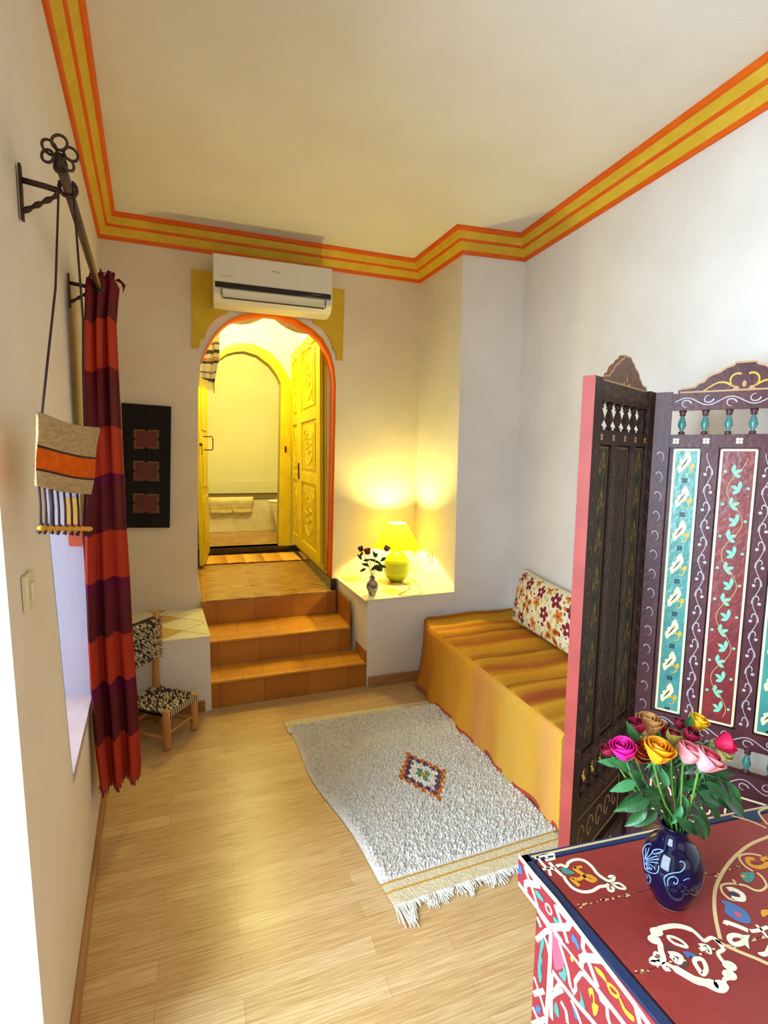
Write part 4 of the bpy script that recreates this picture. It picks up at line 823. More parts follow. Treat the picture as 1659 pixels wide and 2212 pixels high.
for i in range(NX):
    for j in range(NY):
        t = (j+.5)/NY; p = P[i, j]; k = 0
        if t < .055 or t > .925: k = 1
        if .05 < t < .058 or .925 < t < .933 or .958 < t < .964: k = 2
        a, b = (p[0]-mcen[0])/.0205, (p[1]-mcen[1]); b = (b+ .12*(p[0]-mcen[0]))/.0345
        ia, ib = round(a), round(b); d = abs(ia)+abs(ib)
        if d <= 5: k = [8, 7, 6, 6 if (ia+ib) % 2 else 7, 5, 3][d] if d != 3 else 6
        if .05 < t < .925 and d <= 5: k = [8, 7, 6, 6, 5, 3][d]
        m.f.append((i*(NY+1)+j, (i+1)*(NY+1)+j, (i+1)*(NY+1)+j+1, i*(NY+1)+j+1)); m.m.append(k)
m.build('pile', ['rug_wool', 'rug_flat', 'rug_gold', 'rug_orange', 'rug_flat', 'rug_purple', 'rug_white', 'rug_green', 'rug_yellow'], rug)
m = MB()
for k in range(330):
    s_ = (k+random.random())/330; p = rp(s_, 1); p[2] = .006; cl = .03+.02*random.random()+(.035 if s_ < .09 else 0)+.015*math.sin(s_*40); dx = .012*math.sin(s_*60)+random.uniform(-.012, .012)
    m.tube([p, p+[dx*.4, -cl*.5, .007*random.random()], p+[dx, -cl, -.002+.006*random.random()]], [.002, .002, .0016], 4)
m.build('fringe', 'rug_white', rug)

# ------------------------------------------------------------------ painted folding screen
mat('screen_red', '7c3238', .28, '6a2a34', 9, .2, 40, .5, coat=.5, stretch=(1, 1, .3)); mat('screen_edge', 'a04038', .5, '923830', 8, spec=.4)
mat('screen_plum', '5a3034', .36, '4a282e', 14, .12, 60, .3, coat=.05); mat('screen_board', '84302f', .3, '6e2a30', 14, .2, 50, .5, coat=.6)
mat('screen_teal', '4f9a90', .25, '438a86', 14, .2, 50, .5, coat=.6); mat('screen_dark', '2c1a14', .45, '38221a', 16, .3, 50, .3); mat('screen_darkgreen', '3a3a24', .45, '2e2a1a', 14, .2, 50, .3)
mat('paint_cream', 'efe0b0', .4); mat('paint_scroll', 'b4a8ae', .4); mat('paint_mint', '7cc4a4', .4); mat('paint_navy', '1c3442', .4); mat('paint_gold', 'd2a52c', .4); mat('paint_tan', 'b88c5c', .5); mat('spindle_teal', '3e7a76', .3, spec=.5, coat=.5)
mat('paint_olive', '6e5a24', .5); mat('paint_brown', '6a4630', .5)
SA, SHn = np.array([1.61, 1.225]), np.array([2.10, 1.46]); sdir = np.array([2.31, 1.19])-SHn; sdir /= np.linalg.norm(sdir); SE = SHn+sdir*.535
scr = thing('folding_screen', 'dark red painted folding screen with teal panels and crested tops behind the chest', 'folding screen', V3(SHn, 0))
def panel(p, q_, th, face, dark, gapL=.0, edge=False):
    """p->q_ left to right as seen; face = unit normal to the viewer side"""
    W_ = np.linalg.norm(q_-p); t_ = (q_-p)/W_; n3 = V3(face, 0); t3 = V3(t_, 0)
    def ax(s_, z, o): return V3(p, 0)+t3*s_+n3*o+UP*z
    def bx(m, s0, s1, z0, z1, o0, o1, mi=0): m.box((s0, z0, o0), (s1, z1, o1), mi, ax)
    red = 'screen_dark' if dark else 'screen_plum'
    sm_ = .055
    m = MB(); bx(m, sm_, W_-sm_, .552, 1.54, -th*.15, -th*.05); top = scr; pn = m.build('screen_panel', red, top)
    for k, s0 in enumerate((0, W_-sm_)):
        m = MB(); bx(m, s0, s0+sm_, .0, 1.735, -th/2, th/2)
        if k == 0 and edge: m.box((-.0015, .0, -th/2-.0005), (.0, 1.736, th/2+.0005), 1, ax)
        # scroll painting up the post
        for z in np.arange(.55, 1.5, .072):
            cz = z; ptsx = [ax(s0+sm_/2+.013*math.cos(a)*(1-a/9), cz+.02+.018*math.sin(a), th/2) for a in np.linspace(-1.2, 2.6, 9)]; m.ribbon(ptsx, [.0012+.0032*(i/8) for i in range(9)], n3, 2)
        m.build('post', [red, 'screen_edge', 'paint_brown' if dark else 'paint_scroll'], pn)
    a0, a1 = sm_, W_-sm_
    def rail(z0, z1, style):
        m = MB(); bx(m, a0, a1, z0, z1, -th*.4, th*.4); zc = (z0+z1)/2; hz = (z1-z0)/2; o = th*.4; n_ = 3
        if style == 'scroll':
            L_ = a1-a0; pts = [ax(a0+.01+(L_-.02)*t, zc+hz*.45*math.sin(t*6*PI), o) for t in np.linspace(0, 1, 49)]; m.ribbon(pts, .0035, n3, 1)
            for k in range(6):
                c_ = a0+.01+(L_-.02)*(k+.5)/6; sg = 1 if k % 2 == 0 else -1; m.ribbon([ax(c_+.016*math.cos(a)*(1-a/12), zc-sg*hz*.25+sg*.012*math.sin(a), o) for a in np.linspace(0, 5, 11)], [.005-.0003*i for i in range(11)], n3, 1)
        if style == 'flower':
            for c_ in (a0+.02, W_/2, a1-.02, a0+(a1-a0)*.27, a0+(a1-a0)*.73):
                for a in range(4): m.blob([ax(c_+.007*math.cos(a*PI/2+.78)+.0052*math.cos(b), zc+.007*math.sin(a*PI/2+.78)+.0052*math.sin(b), o) for b in np.linspace(0, 2*PI, 9)[:-1]], n3, 2)
        m.build('rail', [red, 'paint_brown' if dark else 'paint_scroll', 'paint_tan' if dark else 'paint_cream'], pn)
    rail(1.67, 1.728, 'scroll'); rail(1.54, 1.585, 'flower'); rail(.49, .552, 'scroll'); rail(.325, .40, 'scroll'); rail(.10, .135, 'none')
    def spindles(z0, z1, n):
        for k in range(n):
            s_ = a0+(a1-a0)*(k+.5)/n; c_ = ax(s_, z0, 0); hh_ = z1-z0; pr = [(.012, 0), (.009, .06), (.012, .10), (.006, .14), (.006, .18), (.0135, .38), (.012, .5), (.0065, .72), (.006, .76), (.011, .80), (.008, .85), (.012, .92), (.011, 1)]
            m = MB(); m.lathe(c_, [(r, z*hh_) for r, z in pr[:4]], 12, 0); m.lathe(c_, [(r, z*hh_) for r, z in pr[3:9]], 12, 1, cap=False); m.lathe(c_, [(r, z*hh_) for r, z in pr[8:]], 12, 0); m.build('spindle', [red, red if dark else 'spindle_teal'], pn, smooth=True)
    spindles(1.585, 1.67, 6); spindles(.40, .49, 6)
    # boards
    z0, z1 = .552, 1.54; b0_, b1_ = .552+.004, 1.536
    w_ = a1-a0; segs = [('t', .015, .10), ('d', .105, .155), ('r', .16, .27), ('d', .275, .325), ('t', .33, .415)]; sc_ = w_/.425
    for kd, s0, s1 in segs:
        s0, s1 = a0+s0*sc_, a0+s1*sc_; sc = (s0+s1)/2; m = MB(); o = th*.18
        if kd == 'd':
            bx(m, s0, s1, z0, z1, -th*.05, th*.38); o = th*.38
            vn = np.linspace(z0+.02, z1-.02, 110); m.ribbon([ax(sc+.009*math.sin((z-z0)*PI/.062), z, o) for z in vn], .0022, n3, 1)
            for i, z in enumerate(np.arange(z0+.031, z1-.03, .062)):
                sg = 1 if i % 2 == 0 else -1
                m.ribbon([ax(sc+sg*(.010-.016*(1-math.cos(a))*.5*1.1), z+.016*math.sin(a)+.004*a, o) for a in np.linspace(-.3, 3.7, 11)], [.0062-.0004*i2 for i2 in range(11)], n3, 1)
                m.blob([ax(sc-sg*.010+.0055*math.cos(b), z-.004+.0055*math.sin(b), o) for b in np.linspace(0, 2*PI, 9)[:-1]], n3, 1)
            m.build('divider', [red, 'paint_brown' if dark else 'paint_scroll'], pn); continue
        teal = kd == 't'; bx(m, s0, s1, b0_, b1_, -th*.05, o, 0)
        bw = .0045; fr_ = [ax(s0+bw, b0_+bw, o), ax(s1-bw, b0_+bw, o), ax(s1-bw, b1_-bw, o), ax(s0+bw, b1_-bw, o)]
        for i in range(4): m.ribbon([fr_[i], fr_[(i+1) % 4]], bw*1.6, n3, 1)
        if teal:
            nz = 8; pitch = (b1_-b0_)/nz
            for i in range(nz):
                zc = b0_+pitch*(i+.58)
                # flame shaped leaf
                L_ = pitch*.30; leaf_ = [(-.020, -L_), (-.026, -L_*.4), (-.018, -.1*L_), (-.020, .15*L_), (-.008, .35*L_), (-.006, .75*L_), (.004, 1.15*L_), (.014, .7*L_), (.016, .3*L_), (.010, 0), (.006, -.35*L_), (-.006, -.55*L_), (-.012, -.8*L_)]
                m.blob([ax(sc+a*1.0, zc+b, o) for a, b in smoothc([(x, y) for x, y in leaf_], 3)], n3, 2); m.ribbon([ax(sc-.014, zc-L_*.45, o+.0008), ax(sc-.004, zc, o+.0008), ax(sc+.004, zc+L_*.4, o+.0008)], [.002, .005, .002], n3, 3)
                m.ribbon([ax(sc+.008+.012*math.sin(a), zc-L_*.65+.014*math.cos(a), o) for a in np.linspace(-.8, 3.6, 9)], [.006-.0004*j for j in range(9)], n3, 4)
                m.blob([ax(sc+.022+.006*math.cos(b), zc-L_*.25+.010*math.sin(b), o) for b in np.linspace(0, 2*PI, 9)[:-1]], n3, 4)
                for a in range(4): m.blob([ax(sc+.006*math.cos(a*PI/2+.78)+.005*math.cos(b), zc-pitch*.5+.006*math.sin(a*PI/2+.78)+.005*math.sin(b), o) for b in np.linspace(0, 2*PI, 9)[:-1]], n3, 3)
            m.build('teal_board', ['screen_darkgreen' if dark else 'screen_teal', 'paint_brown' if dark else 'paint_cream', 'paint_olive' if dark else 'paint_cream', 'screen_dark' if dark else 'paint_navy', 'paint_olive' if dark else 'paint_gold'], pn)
        else:
            pts = [ax(sc+.026*math.sin((z-b0_)*PI/.112), z, o) for z in np.linspace(b0_+.03, b1_-.03, 90)]; m.ribbon(pts, .0024, n3, 2)
            for i, z in enumerate(np.arange(b0_+.056, b1_-.04, .112/2)):
                sg = 1 if i % 2 else -1; c0 = np.array([sc-sg*.012, z])
                for ang, L_ in ((.5, .030), (1.5, .032), (-.5, .026)):
                    d = np.array([sg*math.cos(ang), math.sin(ang)]); nn2 = np.array([-d[1], d[0]]); pl2 = [c0, c0+d*L_*.4+nn2*.007, c0+d*L_*.75+nn2*.005, c0+d*L_, c0+d*L_*.7-nn2*.006, c0+d*L_*.4-nn2*.005]; m.blob([ax(x[0], x[1], o) for x in pl2], n3, 3)
                m.blob([ax(c0[0]-sg*.022+.005*math.cos(b), z+.006+.005*math.sin(b), o) for b in np.linspace(0, 2*PI, 9)[:-1]], n3, 3)
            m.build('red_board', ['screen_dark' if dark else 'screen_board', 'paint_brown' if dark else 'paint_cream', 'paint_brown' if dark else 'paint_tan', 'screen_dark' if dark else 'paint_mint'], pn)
    # bottom panel with scrolls
    m = MB(); bx(m, a0, a1, .135, .325, -th*.1, th*.1); o = th*.1
    fr_ = [ax(a0+.02, .155, o), ax(a1-.02, .155, o), ax(a1-.02, .305, o), ax(a0+.02, .305, o)]
    for i in range(4): m.ribbon([fr_[i], fr_[(i+1) % 4]], .007, n3, 1)
    for k in range(5):
        c_ = a0+.06+(w_-.12)*k/4; m.ribbon([ax(c_+.03*math.cos(a)*(1-a/9), .23+.045*math.sin(a)*(1-a/12), o) for a in np.linspace(0, 6, 15)], .006, n3, 1)
    m.build('bottom_panel', [red, 'paint_tan' if dark else 'paint_cream'], pn)
    # crest
    cx_ = W_/2; half = [(.0, 0), (.19, 0), (.19, .012), (.145, .018), (.135, .030), (.118, .036), (.108, .052), (.095, .060), (.072, .068), (.055, .082), (.035, .088), (.028, .098), (0, .098)]
    hp = [(x*W_/.52, z) for x, z in half]; poly = [(cx_-x, z) for x, z in hp[1:][::-1]]+[(cx_+x, z) for x, z in hp[1:-1]]
    poly = [(x, 1.728+z) for x, z in poly]
    m = MB(); m.prism([ax(x, z, -.009) for x, z in poly], n3*.018, 0)
    op = [ax(x+(cx_-x)*.0, z, .009) for x, z in poly]; m.ribbon([ax(cx_+(x-cx_)*.965, 1.728+.004+(z-1.728)*.93, .009) for x, z in poly], .006, n3, 1, closed=True)
    for sg in (-1, 1):
        m.ribbon([ax(cx_+sg*(.02+.02*math.sin(a)+.0*a), 1.765+.022*math.cos(a), .009) for a in np.linspace(-.5, 3.3, 11)], [.007-.0004*j for j in range(11)], n3, 2)
        m.ribbon([ax(cx_+sg*(.03+.022*t*4), 1.745+.016*math.sin(t*4), .009) for t in np.linspace(0, 1, 9)], [.007-.0005*j for j in range(9)], n3, 2)
        m.blob([ax(cx_+sg*(.022+.010*math.cos(b)), 1.738+.004*math.sin(b), .009) for b in np.linspace(0, 2*PI, 9)[:-1]], n3, 1)
    m.blob([ax(cx_+.006*math.cos(b), 1.752+.011*math.sin(b), .009) for b in np.linspace(0, 2*PI, 9)[:-1]], n3, 1)
    m.build('crest', ['paint_brown' if dark else 'screen_plum', 'paint_tan', 'paint_olive' if dark else 'paint_gold'], pn)
t1 = (SHn-SA)/np.linalg.norm(SHn-SA); f1n = np.array([t1[1], -t1[0]]); f2n = np.array([sdir[1], -sdir[0]])
if f1n@(CAM[:2]-SA) < 0: f1n = -f1n
if f2n@(CAM[:2]-SHn) < 0: f2n = -f2n
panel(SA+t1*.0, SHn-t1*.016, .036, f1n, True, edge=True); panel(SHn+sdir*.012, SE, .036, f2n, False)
for z in (.35, 1.0, 1.62): m = MB(); m.tube([V3(SHn-t1*.006+f1n*.005, z-.03), V3(SHn-t1*.006+f1n*.005, z+.03)], .005, 8); m.build('hinge', 'iron', scr, smooth=True)

# ------------------------------------------------------------------ painted chest
CZ = .68
mat('chest_red', '93352f', .42, '862b28', 4, .25, 30, .4, coat=.15); mat('chest_side_red', '8c2630', .5, '80202a', 6, .2, 30, .4); mat('chest_navy', '1f2f57', .4, '27385e', 25, spec=.4); mat('chest_white', 'e9e6cf', .5, 'e0dcc2', 30); mat('chest_cream', 'd8bc8a', .5); mat('chest_groove', '2a120e', .6); mat('chest_wood', '8a5a30', .6); mat('chest_orange', 'd8962c', .45); mat('chest_teal', '3f8a80', .45); mat('chest_blue', '4a6ca0', .45); mat('chest_bright', '2f66b0', .45); mat('chest_grey', '4c4038', .5); mat('chest_pink', 'c8506a', .5); mat('chest_dull', '5a2c2c', .5)
k0 = GZ(1122, 1849, CZ); k1 = GZ(1659, 1738, CZ); k2 = GZ(1425, 2212, CZ)
xd = (k1-k0)/np.linalg.norm(k1-k0); yd = (k2-k0)/np.linalg.norm(k2-k0); LX, LY = .98, .62
ctop = thing('painted_chest', 'red painted chest with white strapwork and blue edged lid in the near right corner', 'chest', V3((k0+xd*LX/2+yd*LY/2)[:2], 0))
def K(a, b, z=CZ): return V3((k0+xd*a+yd*b)[:2], z)
RIM = .062
nL = -np.cross(yd, UP); nL = nL/np.linalg.norm(nL)
if nL@xd > 0: nL = -nL
m = MB()
m.prism([K(0, 0, CZ-RIM), K(LX, 0, CZ-RIM), K(LX, LY, CZ-RIM), K(0, LY, CZ-RIM)], (0, 0, RIM-.004), 0)
# blue border, groove, red field boards
def frame(a0, a1, z, hgt, mi):
    for (p, q_) in (((a0, a0), (LX-a0, a1)), ((a0, a0), (a1, LY-a0)), ((LX-a1, a0), (LX-a0, LY-a0)), ((a0, LY-a1), (LX-a0, LY-a0))): m.prism([K(p[0], p[1], z), K(q_[0], p[1], z), K(q_[0], q_[1], z), K(p[0], q_[1], z)], (0, 0, hgt), mi)
frame(0, .018, CZ-.004, .004, 1)
m.prism([K(.020, .020, CZ-.004), K(LX-.02, .02, CZ-.004), K(LX-.02, LY-.02, CZ-.004), K(.02, LY-.02, CZ-.004)], (0, 0, .0008), 2)
ys_ = [.0225, .135, .265, .40, .53, LY-.022]
for b0_, b1_ in zip(ys_, ys_[1:]): m.prism([K(.0245, b0_+.0006, CZ-.003), K(LX-.024, b0_+.0006, CZ-.003), K(LX-.024, b1_-.0006, CZ-.003), K(.0245, b1_-.0006, CZ-.003)], (0, 0, .003), 0)
TZ = CZ
def T3(u, v): return GZ(u, v, TZ)
def stroke(px, w, mi, closed=False, sm=4): m.ribbon(smoothc([T3(*p) for p in px], sm, closed), w, UP, mi, closed)
def fillp(px, mi, sm=3, hh=.0007): m.blob(smoothc([T3(*p) for p in px], sm), UP, mi, hh)
def c1(x, y): return 1100+x/5.53, 1820+y/5.53
def c2(x, y): return 1380+x/4.4946, 1720+y/4.4946
# cream line inside the far border
stroke([(1147, 1851), (1258, 1827), (1390, 1799), (1520, 1770), (1659, 1742)], .0045, 4, sm=2)
# ornament near the corner
stroke([c1(650, 400), c1(690, 470), c1(770, 550), c1(880, 590), c1(990, 580), c1(1080, 530), c1(1150, 520), c1(1190, 500)], .006, 3)
stroke([c1(560, 285), c1(620, 268), c1(680, 290), c1(710, 240), c1(790, 205), c1(890, 215), c1(980, 280), c1(1050, 370), c1(1130, 430), c1(1190, 460), c1(1240, 450), c1(1250, 410), c1(1210, 405), c1(1190, 425)], .006, 3)
stroke([c1(1180, 530), c1(1190, 570), c1(1235, 580), c1(1245, 545), c1(1215, 535)], .005, 3); stroke([c1(1240, 490), c1(1320, 490), c1(1390, 550), c1(1310, 545), c1(1240, 500)], .004, 3, True)
stroke([c1(480, 240), c1(560, 330), c1(640, 400)], .006, 3, sm=2); stroke([c1(330, 170), c1(400, 260), c1(450, 310), c1(540, 310)], .006, 3, sm=1); stroke([c1(300, 190), c1(420, 150), c1(540, 140), c1(540, 190), c1(430, 215)], .006, 3, sm=1); stroke([c1(400, 325), c1(470, 310), c1(495, 400)], .006, 3, sm=1); stroke([c1(430, 160), c1(470, 200)], .005, 3, sm=1)
fillp([c1(620, 310), c1(680, 310), c1(740, 340), c1(780, 370), c1(700, 385), c1(640, 360)], 7)
stroke([c1(770, 300), c1(820, 340), c1(870, 375), c1(900, 400)], .008, 6); stroke([c1(870, 290), c1(800, 300), c1(770, 305)], .005, 6); stroke([c1(840, 520), c1(760, 450), c1(750, 430), c1(830, 440), c1(900, 405), c1(960, 400), c1(1030, 440), c1(990, 460), c1(920, 430), c1(900, 405)], .007, 6)
fillp([c1(1070, 450), c1(1120, 455), c1(1190, 485), c1(1120, 480)], 10)
# grotesque like cartouche in the middle front
o_ = [(190, 1290), (290, 1265), (370, 1260), (450, 1275), (530, 1310), (600, 1375), (640, 1405), (700, 1375), (745, 1390), (790, 1440), (820, 1490), (770, 1520), (790, 1570), (850, 1640), (895, 1690), (870, 1720), (890, 1760), (830, 1780), (830, 1840), (790, 1870), (720, 1850), (640, 1810), (560, 1790), (500, 1760), (430, 1720), (330, 1660), (270, 1630), (240, 1640), (260, 1680), (300, 1680)]
stroke([c2(*p) for p in o_], [.006+.007*(1 if 18*3 < i < 25*3 else (.4 if i < 12 else .0)) for i in range(3*(len(o_)-1)+1)], 3, sm=3)
stroke([c2(*p) for p in ((190, 1290), (145, 1340), (150, 1400), (200, 1420), (215, 1500), (235, 1560), (230, 1600), (180, 1620), (125, 1610), (150, 1580), (200, 1590))], .009, 3); stroke([c2(*p) for p in ((190, 1570), (150, 1550), (160, 1520), (195, 1530))], .004, 3)
for lobe in ((170, 1320), (150, 1395), (880, 1650), (880, 1740), (800, 1840), (700, 1830)): cc_ = T3(*c2(*lobe)); m.blob([cc_+xd*.011*math.cos(a)+yd*.009*math.sin(a) for a in np.linspace(0, 2*PI, 13)[:-1]], UP, 3, .0009)
stroke([c2(*p) for p in ((280, 1365), (340, 1370), (420, 1410), (470, 1465), (400, 1450), (330, 1420))], .0045, 3, True)
stroke([c2(*p) for p in ((585, 1450), (630, 1450), (640, 1480), (590, 1490))], .006, 3); stroke([c2(*p) for p in ((640, 1450), (680, 1470), (690, 1520), (660, 1500))], .006, 3)
stroke([c2(*p) for p in ((290, 1530), (350, 1530), (410, 1560), (400, 1610), (370, 1610), (340, 1570), (310, 1580))], .007, 3)
stroke([c2(*p) for p in ((540, 1610), (560, 1580), (620, 1590), (655, 1680), (620, 1730), (580, 1680))], .007, 3, True)
fillp([c2(*p) for p in ((420, 1505), (500, 1515), (560, 1550), (530, 1590), (500, 1550), (480, 1580), (450, 1550))], 8, 1); fillp([c2(*p) for p in ((260, 1450), (320, 1465), (360, 1495), (310, 1490), (270, 1500))], 10, 1); fillp([c2(*p) for p in ((470, 1580), (480, 1630), (440, 1670), (390, 1650), (440, 1630))], 10, 2)
# big medallion
stroke([c2(*p) for p in ((1330, 360), (1254, 395), (1080, 470), (930, 590), (820, 730), (750, 880), (732, 1020), (745, 1180), (790, 1390))], .0062, 4); stroke([c2(*p) for p in ((740, 1400), (850, 1455), (1000, 1520), (1150, 1580), (1260, 1630), (1400, 1690))], .0055, 4)
stroke([c2(*p) for p in ((1190, 580), (1090, 560), (1000, 570), (975, 600), (1020, 670), (1110, 730))], .004, 4)
stroke([c2(*p) for p in ((1120, 610), (1060, 610), (1070, 660), (1150, 690), (1220, 680), (1254, 640))], .009, 6); stroke([c2(*p) for p in ((1254, 600), (1200, 610), (1220, 640))], .008, 6)
fillp([c2(*p) for p in ((980, 770), (1010, 740), (1060, 745), (1110, 740), (1120, 800), (1080, 840), (1030, 830))], 7); fillp([c2(*p) for p in ((985, 770), (1020, 770), (1040, 790), (1000, 795))], 6, 2, .0012)
stroke([c2(*p) for p in ((910, 810), (960, 850), (1040, 870), (1120, 910), (1190, 915), (1240, 870), (1200, 790), (1150, 745))], .004, 4); stroke([c2(*p) for p in ((970, 850), (860, 850), (800, 870), (810, 930), (870, 990), (930, 1010))], .004, 4)
stroke([c2(*p) for p in ((860, 905), (920, 905), (1000, 950), (1010, 1000), (960, 1000), (900, 985))], .009, 3); fillp([c2(*p) for p in ((870, 940), (930, 940), (960, 975), (910, 980))], 1, 3)
fillp([c2(*p) for p in ((795, 1015), (870, 1025), (940, 1060), (1030, 1110), (1090, 1200), (1070, 1240), (980, 1225), (880, 1170), (830, 1120), (840, 1070))], 8, 2); fillp([c2(*p) for p in ((920, 1140), (960, 1130), (995, 1160), (970, 1185))], 11, 3, .0013)
fillp([c2(*p) for p in ((1185, 1110), (1254, 1105), (1300, 1130), (1240, 1160), (1200, 1175))], 6, 2)
stroke([c2(*p) for p in ((840, 1250), (850, 1225), (900, 1240), (980, 1270), (1060, 1305))], .008, 3); stroke([c2(*p) for p in ((1080, 1310), (1150, 1305), (1254, 1270))], .006, 3); stroke([c2(*p) for p in ((1140, 1250), (1200, 1310), (1254, 1380))], .004, 3)
stroke([c2(*p) for p in ((880, 1370), (930, 1350), (1010, 1370), (1010, 1420), (940, 1440), (890, 1410))], .008, 3, True); fillp([c2(*p) for p in ((1010, 1350), (1080, 1350), (1060, 1400), (1075, 1490), (1030, 1450))], 3, 1)
fillp([c2(*p) for p in ((1150, 1520), (1220, 1510), (1254, 1440), (1300, 1480), (1260, 1550), (1200, 1560))], 3, 2)
stroke([c2(*p) for p in ((900, 190), (1080, 240), (1240, 310))], .0035, 4); stroke([c2(*p) for p in ((1260, 110), (1170, 145), (1180, 190), (1254, 280))], .0045, 4); fillp([c2(*p) for p in ((960, 185), (1150, 155), (1200, 255), (1080, 235))], 9, 1)
# far side, right of border: hidden lid ornament; scratches along board joints
for jb in ys_[1:-1]:
    for _ in range(70):
        a_ = .03+.62*random.random()**1.6; b_ = jb+random.gauss(0, .0022); r_ = random.uniform(.0006, .0022); p_ = K(a_, b_, CZ); m.blob([p_+xd*r_*2.2*math.cos(t)*random.uniform(.6, 1)+yd*r_*math.sin(t) for t in np.linspace(0, 2*PI, 7)[:-1]], UP, 4 if random.random() < .7 else 5, .0004)
m.build('lid', ['chest_red', 'chest_navy', 'chest_groove', 'chest_white', 'chest_cream', 'chest_wood', 'chest_orange', 'chest_teal', 'chest_blue', 'chest_navy', 'chest_grey', 'chest_pink'], ctop); lidob = bpy.data.objects['lid']
# rim painting + body
m = MB(); ia, ib = .012, .045
m.prism([K(ia, ib, .02), K(LX-ia, ib, .02), K(LX-ia, LY-.02, .02), K(ia, LY-.02, .02)], (0, 0, CZ-RIM-.02), 0)
def LF(u, v, o=0): p = K(0, 0, 0)+nL*o; return PL(u, v, p, nL)
RB = K(0, 0)[2]-RIM
def side(px, w, mi, closed=False, sm=1, body=None):
    P = [LF(*c1(*p), .0019) for p in px]; P = smoothc(P, sm, closed) if sm > 1 else P; m.ribbon(P, w, nL, mi, closed)
def sfill(px, mi, sm=3, hh=.0007): m.blob(smoothc([LF(*c1(*p), .0019) for p in px], sm), nL, mi, hh)
mbody = m; 
def clb(p, e=.0):
    a = (p-K(0, 0, 0))@yd; z0_ = .045+e; return p+yd*max(0, z0_-a)
def bside(px, w, mi, closed=False, sm=1): P = [clb(LF(*c1(*p), -ia), w*.55) for p in px]; P = smoothc(P, sm, closed) if sm > 1 else P; mbody.ribbon(P, w, nL, mi, closed)
def bfill(px, mi, sm=3, hh=.0007): mbody.blob(smoothc([clb(LF(*c1(*p), -ia)) for p in px], sm), nL, mi, hh)
WH = .0095
bside([(302, 1130), (440, 1060), (500, 1040)], WH, 1); bside([(498, 1040), (490, 1400), (470, 1760), (440, 2168)], WH, 1); bside([(410, 1090), (455, 1210), (480, 1330)], WH*.7, 1)
bside([(540, 1070), (620, 1170), (700, 1260), (880, 1500), (1080, 1790), (1280, 2040), (1400, 2200), (1700, 2600)], WH*1.1, 1); bside([(330, 880), (380, 1010)], WH*.8, 1); bside([(310, 760), (400, 900), (470, 1000)], WH, 1)
bside([(600, 1190), (650, 1350), (700, 1520), (730, 1700), (770, 1800), (800, 1740), (790, 1660), (860, 1560), (900, 1580), (950, 1640), (1020, 1710)], WH*.75, 1); bside([(520, 1540), (560, 1600), (700, 1780), (820, 1930), (960, 2090), (1100, 2260)], WH, 1); bside([(510, 1560), (500, 1800), (505, 2100)], WH, 1); bside([(540, 1780), (600, 1690), (640, 1760), (560, 1800), (510, 1840)], WH*.8, 1)
bside([(290, 1590), (350, 1760), (300, 1800)], WH*.7, 1); bside([(290, 1800), (420, 1770)], WH, 1); bside([(370, 1830), (410, 1960), (430, 2060)], WH*.7, 1); bside([(280, 1960), (330, 2080), (400, 2168)], WH*.8, 1); bside([(270, 2160), (430, 2110)], WH, 1)
bside([(1080, 1790), (1100, 1880), (1170, 1960), (1180, 2090), (1220, 2200)], WH*.8, 1); bside([(620, 1900), (680, 2010), (700, 2160)], WH*.8, 1); bside([(740, 1880), (800, 2000), (860, 2170)], WH*.7, 1)
bfill([(390, 1120), (420, 1180), (410, 1260), (385, 1330), (400, 1420), (375, 1520), (395, 1600), (370, 1680), (345, 1560), (350, 1420), (370, 1280)], 2); bfill([(520, 1080), (600, 1180), (640, 1340), (660, 1480), (560, 1520), (530, 1400)], 4, 2)
bfill([(590, 1550), (640, 1540), (655, 1460), (685, 1560), (670, 1660), (630, 1620)], 2); bfill([(945, 1750), (1000, 1740), (1020, 1850), (1030, 1930), (1070, 1950), (1050, 2050), (1010, 2060), (985, 1900)], 3, 2); bfill([(985, 1800), (1005, 1850), (1000, 1930), (975, 1870)], 0, 2, .0012)
bfill([(845, 1750), (880, 1860), (910, 1980), (880, 1990), (840, 1920), (860, 1860)], 2); bfill([(560, 1900), (590, 1980), (600, 2090), (560, 2050), (540, 1980)], 2); bfill([(750, 1900), (800, 1980), (840, 2100), (790, 2090)], 5); bfill([(335, 1930), (355, 1960), (385, 1975), (370, 2010), (380, 2050), (345, 2030), (320, 2000)], 5, 2); bfill([(325, 930), (350, 950), (350, 1010), (330, 980)], 6, 2); bfill([(435, 1090), (460, 1110), (450, 1160), (430, 1130)], 6, 2); bfill([(735, 1350), (770, 1390), (765, 1430), (735, 1400)], 3, 2)
m.build('body', ['chest_side_red', 'chest_white', 'chest_teal', 'chest_orange', 'chest_pink', 'chest_bright', 'chest_dull'], ctop)
m = MB(); m.prism([K(-.001, 0, CZ-RIM), K(-.001, LY, CZ-RIM), K(-.001, LY, CZ-.004), K(-.001, 0, CZ-.004)], nL*.0008, 0)
side([(118, 160), (300, 390), (560, 690), (880, 1110), (1200, 1530), (1500, 1930), (1900, 2500)], .010, 1); side([(110, 480), (200, 600), (330, 770), (470, 960), (640, 1190)], .008, 1); side([(185, 280), (230, 420), (300, 620), (350, 800)], .007, 1); side([(190, 500), (220, 480), (370, 510)], .012, 1); side([(190, 280), (330, 470)], .008, 1); side([(190, 500), (205, 580)], .009, 1)
side([(500, 1010), (700, 1010), (740, 930)], .012, 1); side([(550, 740), (600, 900), (660, 1060), (700, 1200)], .008, 1); side([(730, 930), (700, 920), (560, 760)], .007, 1); side([(850, 1400), (900, 1370), (1090, 1390)], .013, 1); side([(890, 1130), (880, 1250), (960, 1450), (1060, 1720)], .009, 1); side([(1500, 1900), (1560, 2150), (1600, 2300)], .009, 1); side([(860, 1500), (870, 1400)], .010, 1)
